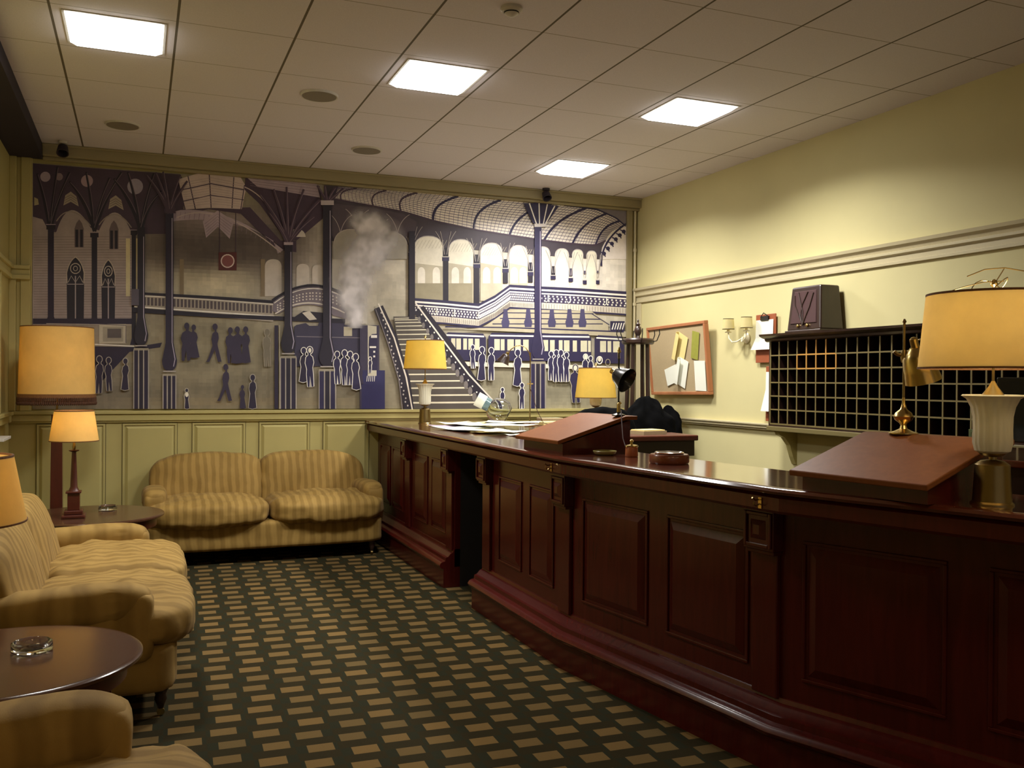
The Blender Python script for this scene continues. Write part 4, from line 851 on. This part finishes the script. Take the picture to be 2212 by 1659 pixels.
pinned('leaflet', xb(1.86), 7.20, 1.86, .16, .27, 24, 'paper_cream', 'cream folded leaflet pinned at the top middle of the noticeboard', 6, True)
pinned('leaflet', xb(1.88), 6.995, 1.88, .11, .25, 12, 'paper_green', 'olive green leaflet pinned at the top right of the noticeboard', 4)
pinned('leaflet', xb(1.575), 7.44, 1.575, .26, .16, -14, 'paper', 'white card leaning left at the lower left of the noticeboard', 8)
pinned('leaflet', xb(1.635), 7.21, 1.635, .14, .26, 20, 'paper', 'white folded leaflet in the lower middle of the noticeboard', 6, True)
pinned('leaflet', xb(1.62), 6.97, 1.62, .17, .27, 1, 'paper', 'upright white list pinned at the lower right of the noticeboard', 0)

# wall light
t = thing('wall_light', 'white double wall light with two small cream shades, switched off', 'wall light', (XP, 6.38, 1.80))
Tx = Matrix.Rotation(-pi/2, 4, 'Y')
MB().lathe([(.045, .0), (.045, .01), (.03, .02), (.012, .03), (.012, .05)], n=28, T=Tx).build('backplate', 'sconce_white', t, smooth=True)
for sy in (-1, 1):
    pts = [(-.045, 0, 0), (-.08, sy*.03, -.03), (-.1, sy*.07, -.035), (-.1, sy*.115, .0), (-.1, sy*.125, .05)]
    a_ = MB().tube(pts, .006, 10).build('arm', 'sconce_white', t, smooth=True)
    MB().lathe([(.026, .048), (.03, .054), (.012, .06), (.011, .085)], (-.1, sy*.125, 0), 20).build('candle_cup', 'sconce_white', t, smooth=True)
    m = MB(); m.lathe([(.05, .075), (.044, .165), (.042, .165), (.048, .075)], (-.1, sy*.125, 0), 32, cap=False); m.build('lamp_shade', 'shade_pale', t, smooth=True)
    m = MB(); m.lathe([(.0505, .075), (.051, .079), (.048, .079)], (-.1, sy*.125, 0), 32, cap=False); m.lathe([(.045, .161), (.0455, .166), (.042, .166)], (-.1, sy*.125, 0), 32, cap=False); m.build('shade_edging', 'dark_walnut', t)
# clipboards
def clipboard(y, z, w, h, lab, ph):
    t = thing('clipboard', lab, 'clipboard', (XP, y, z), 0, 'clipboards on the right wall')
    MB().box(-.03, -.02, -w/2, w/2, -h, 0).build('board', 'red_board', t, bevel=.003)
    m = MB(); m.box(-.045, -.03, -.05, .05, -.05, -.015); m.tube([(-.04, -.05, -.02), (-.05, 0, .01), (-.04, .05, -.02)], .004, 8); m.build('clip', 'black_metal', t, bevel=.002)
    o_ = MB(); o_.frus([(-.034, -w/2+.02, -.045), (-.034, w/2-.01, -.045), (-.038, w/2-.01, -.19), (-.038, -w/2+.02, -.19)], [(-.036, -w/2+.02, -.045), (-.036, w/2-.01, -.045), (-.04, w/2-.01, -.19), (-.04, -w/2+.02, -.19)])
    o_.frus([(-.038, -w/2+.02, -.19), (-.038, w/2-.01, -.19), (-.062, w/2+.02, -ph), (-.062, -w/2+.02, -ph)], [(-.04, -w/2+.02, -.19), (-.04, w/2-.01, -.19), (-.064, w/2+.02, -ph), (-.064, -w/2+.02, -ph)])
    o_.build('sheets', 'paper', t)
clipboard(6.1, 1.98, .25, .39, 'red clipboard with folded white sheets, above the end of the key rack', .285)
clipboard(5.98, 1.56, .22, .44, 'lower clipboard with a white sheet, half hidden behind the key rack end', .36)

# ================================================================ KEY RACK
t = thing('key_rack', 'dark wooden hotel key rack with six rows of pigeonholes on the right wall', 'key rack', (0, 0, 0))
XF = 4.52; Y1 = 5.83; NC = 26; P_ = .1028; Y0_ = Y1-NC*P_; ZB, RH = 1.12, .1035
m = MB(); m.box(XR-.02, XR, Y0_, Y1, 1.09, 1.76); m.box(XF, XR, Y1, Y1+.018, 1.09, 1.76); m.box(XF, XR, Y0_-.018, Y0_, 1.09, 1.76); m.box(XF, XR, Y0_, Y1, 1.742, 1.76); m.box(XF, XR, Y0_, Y1, 1.095, 1.118)
m.build('case', 'dark_walnut', t)
m = MB()
for k in range(1, NC): m.box(XF+.004, XR-.02, Y1-k*P_-.004, Y1-k*P_+.004, 1.118, 1.742)
for k in range(1, 6): m.box(XF+.004, XR-.02, Y0_, Y1, ZB+k*RH-.004, ZB+k*RH+.004)
m.build('partitions', 'dark_walnut', t)
m = MB()
for k in range(0, NC+1):
    for j in range(6):
        m.cur = 1 if (k in (3, 4, 5, 6, 7) and j in (4, 5)) and not (k in (3, 7) and j == 5) else 0
        m.box(XF-.002, XF+.004, Y1-k*P_-.0055, Y1-k*P_+.0055, ZB+j*RH, ZB+(j+1)*RH)
for k in range(1, 7):
    for j in range(NC):
        m.cur = 1 if (j in (3, 4, 5, 6) and k in (4, 5)) else 0
        if k < 6: m.box(XF-.0025, XF+.004, Y1-(j+1)*P_+.0055, Y1-j*P_-.0055, ZB+k*RH-.005, ZB+k*RH+.005)
m.cur = 0; m.box(XF-.002, XF+.004, Y0_, Y1, 1.108, 1.119)
m.build('edging', ['edge_brass', 'edge_orange'], t)
m = MB(); pr = [(4.52, 1.742), (4.505, 1.75), (4.5, 1.765), (4.475, 1.772), (4.45, 1.785), (4.445, 1.80), (XR, 1.80), (XR, 1.742)]; n_ = len(pr)
m.add([(x, y, z) for y in (Y1+.05, Y0_-.05) for x, z in pr], [(i, (i+1) % n_, n_+(i+1) % n_, n_+i) for i in range(n_)]+[tuple(range(n_)), tuple(range(2*n_-1, n_-1, -1))]); m.build('cornice', 'dark_walnut', t)
m = MB(); m.box(XF-.02, XR, Y0_-.03, Y1+.02, 1.06, 1.095); m.build('shelf', 'wainscot_dark', t, bevel=.004)
for yb in (5.74, 4.6):
    m = MB(); poly = [(XR, .8), (XR, 1.06), (XF+.01, 1.06), (XF+.02, 1.03), (XF+.07, 1.01), (XF+.12, .95), (XF+.15, .86), (XR-.01, .8)]
    n_ = len(poly); m.add([(x, y, z) for y in (yb, yb+.05) for x, z in poly], [tuple(range(n_)), tuple(range(2*n_-1, n_-1, -1))]+[(i, (i+1) % n_, n_+(i+1) % n_, n_+i) for i in range(n_)]); m.build('bracket', 'wainscot_paint', t)
# radio
t = thing('radio', 'old dark wooden radio with tapering sides on top of the key rack', 'radio', (4.58, 5.4, 1.80), 0)
b0 = [(-.11, -.185, .012), (.1, -.185, .012), (.1, .18, .012), (-.11, .18, .012)]; b1 = [(-.08, -.15, .335), (.09, -.15, .335), (.09, .16, .335), (-.08, .16, .335)]
MB().frus(b0, b1).build('cabinet', 'dark_walnut', t, bevel=.012)
MB().box(-.12, .11, -.195, .19, 0, .014).build('foot', 'dark_walnut', t, bevel=.003)
lx = lambda z: -.11+.03*(z-.012)/.323
m = MB(); m.frus([(lx(.06)-.001, -.14, .06), (lx(.06)-.001, .14, .06), (lx(.3)-.001, .125, .3), (lx(.3)-.001, -.115, .3)], [(lx(.06)-.006, -.135, .065), (lx(.06)-.006, .135, .065), (lx(.3)-.006, .12, .295), (lx(.3)-.006, -.11, .295)]); m.build('speaker_cloth', 'radio_cloth', t)
m = MB()
for pts in ([(0, .05), (.03, .12), (.02, .2), (-.03, .29)], [(0, .05), (-.03, .12), (-.06, .18), (-.09, .28)], [(0, .05), (.06, .14), (.1, .2), (.11, .27)], [(.0, .05), (.01, .15), (.05, .24), (.07, .29)]):
    m.tube([(lx(z)-.008, y, z) for y, z in pts], .005, 8)
m.build('fretwork', 'dark_walnut', t, smooth=True)
m = MB(); m.lathe([(.012, 0), (.012, .012), (.008, .015)], (lx(.04)-.0, .05, .045), 16, T=Matrix.Rotation(-pi/2, 4, 'Y')); m.lathe([(.012, 0), (.012, .012), (.008, .015)], (lx(.04), -.05, .045), 16, T=Matrix.Rotation(-pi/2, 4, 'Y')); m.build('knobs', 'brass', t, smooth=True)
# right edge: back counter with monitor
t = thing('back_counter', 'dark back counter with a pale edge at the right side of the photo', 'counter', (3.6, 2.5, 0), .3)
MB().box(-.35, .45, -.5, .62, 1.1, 1.13).build('top', 'mahogany_top', t, bevel=.006); MB().box(-.3, .45, -.45, .57, 0, 1.1).build('body', 'dark_walnut', t)
t = thing('monitor', 'black computer monitor at the right edge beyond the big lamp', 'monitor', (3.56, 2.72, 1.13), radians(-68))
MB().box(-.22, .22, -.02, .02, .05, .33).build('casing', 'black_metal', t, bevel=.006); MB().box(-.2, .2, -.024, -.02, .07, .31).build('screen', 'black_screen', t)
MB().lathe([(.1, 0), (.1, .012), (.02, .02), (.02, .08)], n=28).build('stand', 'black_metal', t, smooth=True)
t = thing('card_holder', 'small mint green frame standing beside the monitor', 'frame', (3.22, 2.8, 1.13), radians(-65)); m = MB()
for a in ((-.035, .035, .1, .112), (-.035, .035, 0, .012), (-.035, -.025, .012, .1), (.025, .035, .012, .1)): m.box(a[0], a[1], -.006, .006, a[2], a[3])
m.build('frame', 'mint', t); MB().box(-.025, .025, .0, .004, .012, .1).build('card', 'paper', t)

# ================================================================ SOFAS
def make_sofa(name, label, cat, L, ncush, group, ah=0, cz=0, ay=0):
    t = thing(name, label, cat, (0, 0, 0), 0, group); hx = L/2; ax = hx-.085
    def fnb(p, q): return Vector((p.x, p.y, p.z))
    MB().soft((0, .0, .215), (L-.06, .80, .22), 12, 14, None, .004).build('base', 'stripe_x', t, smooth=2)
    for s in (-1, 1):
        m = MB()
        def fa(p, q, s=s):
            a = 1+.06*(1 if q.y < 0 else 0)
            return Vector((p.x, p.y, p.z-.05*max(0, (q.y+1)/2)*(1 if q.z > 0 else 0)))
        m.soft((s*(ax+.005), .05+ay, .40+ah/2), (.15+ah*.5, .70, .30+ah), 8, 14, fa, .004, 3)
        def fr(p, q, s=s):
            return Vector((p.x*(1.08 if q.y < -.6 else 1), p.y, p.z-(.036+ah)*(q.y+1)/2))
        m.soft((s*ax, .06+ay, .508+ah*.6), (.185+ah*.6, .70, .175+ah*.8), 3.0, 18, fr, .004, 9)
        m.build('arm', 'stripe_arm', t, smooth=2)
    cw = (L-.02)/ncush
    for k in range(ncush):
        cx = -L/2+.01+cw*(k+.5); left = k == 0; right = k == ncush-1
        def fc(p, q, cx=cx, left=left, right=right):
            X = p.x+cx; lim = hx-.165
            if q.y > -.12:
                f_ = min(1, (q.y+.12)/.14)
                if left and X < -lim: X = X+(-lim-X)*f_
                if right and X > lim: X = X+(lim-X)*f_
            z = p.z+.035*(1-q.x**2)*(1-q.y**2)*(1 if q.z > 0 else -.3)
            z += .02*(1-abs(q.x)) * (-1 if q.z < 0 else 0)*(1 if q.y < 0 else 0)
            w_ = noise.noise(Vector((X*6, p.y*9, 3)))*.012+noise.noise(Vector((X*17, p.y*14, 8)))*.006
            if q.z > .3 or q.y < -.6: z += w_*1.3
            return Vector((X-cx, p.y+(w_ if q.y < -.6 else 0), z))
        MB().soft((cx, -.12, .39-cz), (cw-.004, .72, .185), 4.2, 34, fc, .012, k*11+3).build('seat_cushion', 'stripe_fine', t, smooth=2)
        bw = (L-.11)/ncush; bx = -L/2+.055+bw*(k+.5)
        def fbk(p, q, k=k, left=left, right=right):
            z = p.z; t_ = (q.z+1)/2
            drop = 0
            if left: drop += .055*max(0, -q.x)**3
            if right: drop += .055*max(0, q.x)**3
            z -= drop*t_; z += .026*(1-q.x**2)*t_
            y = p.y+.13*t_ - .03*(1-q.x**2)*sin(pi*t_)*(1 if q.y < 0 else 0)
            return Vector((p.x, y+noise.noise(Vector((p.x*5, z*5, k)))*.012, z))
        MB().soft((bx, .235, .535), (bw+.012, .20, .50), 6.5, 26, fbk, .006, k*5).build('back_cushion', 'stripe_fine', t, smooth=2)
    def ff(p, q):
        t_ = (q.z+1)/2; return Vector((p.x, p.y+.09*t_, p.z-.14*abs(q.x)**4*t_))
    MB().soft((0, .34, .46), (L-.1, .13, .56), 5, 20, ff).build('back_frame', 'stripe_x', t, smooth=2)
    for sx in (-1, 1):
        for sy in (-1, 1):
            l = MB().lathe([(.012, .03), (.016, .045), (.026, .07), (.022, .09), (.03, .11)], (sx*(hx-.12), sy*.33, 0), 18).build('leg', 'dark_walnut', t, smooth=True)
            MB().lathe([(.016, -.009), (.016, .009)], (sx*(hx-.12), sy*.33, .016), 16, T=Matrix.Rotation(pi/2, 4, 'Y')).build('castor', 'brass', l, smooth=True)
    return t
s1 = make_sofa('sofa', 'two-seat gold striped sofa against the panelling under the mural', 'sofa', 1.86, 2, 'gold striped seats of the lobby')
s1.location = (.965, 7.73, 0)
s2 = copy_tree(s1); s2.location = (-.235, 4.98, 0); s2.rotation_euler = (0, 0, pi/2); s2['label'] = 'two-seat gold striped sofa along the left wall, seen from its arm end'
s3 = make_sofa('armchair', 'gold striped armchair cut off by the bottom left corner of the photo', 'armchair', .98, 1, 'gold striped seats of the lobby', .045, .02, .03)
s3.location = (-.28, 2.2, 0); s3.rotation_euler = (0, 0, pi/2)

# ================================================================ TABLES AND LEFT LAMPS
def round_table(x, y, r, h, lab, mat='table_wood'):
    t = thing('side_table', lab, 'side table', (x, y, 0))
    MB().lathe([(r-.012, h-.022), (r, h-.016), (r, h-.006), (r-.008, h), (r-.02, h), (r-.05, h)], n=72).build('table_top', mat, t, smooth=True)
    MB().lathe([(r-.06, h-.09), (r-.05, h-.085), (r-.05, h-.022), (r-.08, h-.022), (r-.08, h-.09)], n=60, cap=False).build('apron', 'red_wood', t, smooth=True)
    for a in range(4):
        q = a*pi/2+.5; cx, cy = (r-.08)*cos(q), (r-.08)*sin(q)
        m = MB(); m.frus([(cx-.014, cy-.014, 0), (cx+.014, cy-.014, 0), (cx+.014, cy+.014, 0), (cx-.014, cy+.014, 0)], [(cx-.022, cy-.022, h-.03), (cx+.022, cy-.022, h-.03), (cx+.022, cy+.022, h-.03), (cx-.022, cy+.022, h-.03)]); m.build('leg', 'red_wood', t, bevel=.003)
    return t
round_table(-.41, 3.43, .43, .5, 'dark round wooden side table with a glass ashtray, lower left')
round_table(-.29, 6.72, .46, .52, 'dark round table in the corner between the two sofas')
def ashtray(x, y, z, r, lab):
    t = MB(); t.lathe([(0, 0), (r*.9, 0), (r, .004), (r*.98, .03), (r*.86, .034), (r*.8, .03), (r*.72, .012), (0, .009)], n=40, cap=False)
    tag(t.build('glass_ashtray', 'clear_glass', loc=(x, y, z+.001), smooth=True), lab, 'ashtray', 'clear glass ashtrays')
ashtray(-.33, 3.5, .5, .065, 'clear glass ashtray on the dark round table at the lower left')
ashtray(-.19, 6.88, .52, .06, 'clear glass ashtray on the corner table beside the column lamp')
t = thing('table_lamp', 'column table lamp with small amber shade on the corner table', 'table lamp', (-.385, 6.6, .52))
m = MB(); m.box(-.07, .07, -.07, .07, 0, .022); m.box(-.055, .055, -.055, .055, .022, .05); m.build('plinth', 'red_wood', t, bevel=.006)
m = MB(); m.box(-.036, .036, -.036, .036, .05, .16); m.box(-.046, .046, -.046, .046, .16, .172); m.build('pedestal', 'red_wood', t, bevel=.003)
MB().lathe([(.034, .172), (.03, .18), (.022, .2), (.014, .41), (.013, .425), (.03, .432), (.032, .438), (.01, .442)], n=28).build('column', 'red_wood', t, smooth=True)
MB().lathe([(.008, .44), (.012, .46), (.009, .47), (.006, .5)], n=16).build('neck', 'aged_brass', t, smooth=True)
bulb(t, .57, 1.3); shade(t, .148, .118, .495, .695, 'shade_amber')
t = thing('table_lamp', 'orange-lit shaded lamp at the left edge standing on the round side table', 'table lamp', (-.56, 3.38, .5))
MB().lathe([(.07, 0), (.07, .015), (.05, .03), (.03, .05), (.045, .1), (.055, .16), (.04, .24), (.016, .3), (.012, .36), (.01, .42)], n=32).build('body', 'red_wood', t, smooth=True)
bulb(t, .53, 1.6); shade(t, .225, .185, .46, .675, 'shade_amber')
t = thing('floor_lamp', 'tall floor lamp with big amber drum shade and brown bead fringe in the left corner', 'floor lamp', (-.565, 7.68, 0))
m = MB(); m.box(-.15, .15, -.15, .15, 0, .03); m.box(-.12, .12, -.12, .12, .03, .06); m.build('base', 'red_wood', t, bevel=.006)
m = MB(); m.frus([(-.045, -.045, .06), (.045, -.045, .06), (.045, .045, .06), (-.045, .045, .06)], [(-.036, -.036, 1.15), (.036, -.036, 1.15), (.036, .036, 1.15), (-.036, .036, 1.15)]); m.build('pole', 'red_wood', t, bevel=.004)
MB().tube([(0, 0, 1.15), (0, 0, 1.5)], .008, 10).build('stem', 'aged_brass', t, smooth=True)
bulb(t, 1.52, 1.8); s = shade(t, .262, .25, 1.285, 1.805, 'shade_amber')
m = MB(); m.lathe([(.267, 1.275), (.267, 1.305), (.262, 1.305), (.262, 1.275)], n=60, cap=False); m.build('braid', 'braid', s)
m = MB()
for k in range(120):
    a = 2*pi*k/120; x, y = .266*cos(a), .266*sin(a); m.tube([(x, y, 1.28), (x, y, 1.25)], .0045, 5); m.lathe([(.002, 1.25), (.0075, 1.242), (.0075, 1.232), (.002, 1.222)], (x, y, 0), 6)
m.build('bead_fringe', 'fringe', s)
# white shelf tip on the left wall
m = MB(); m.box(XL, XL+.09, 7.2, 7.6, .98, 1.0); tag(m.build('wall_shelf', 'white_plastic', bevel=.003), 'tip of a small white shelf on the left wall at the photo edge', 'shelf')
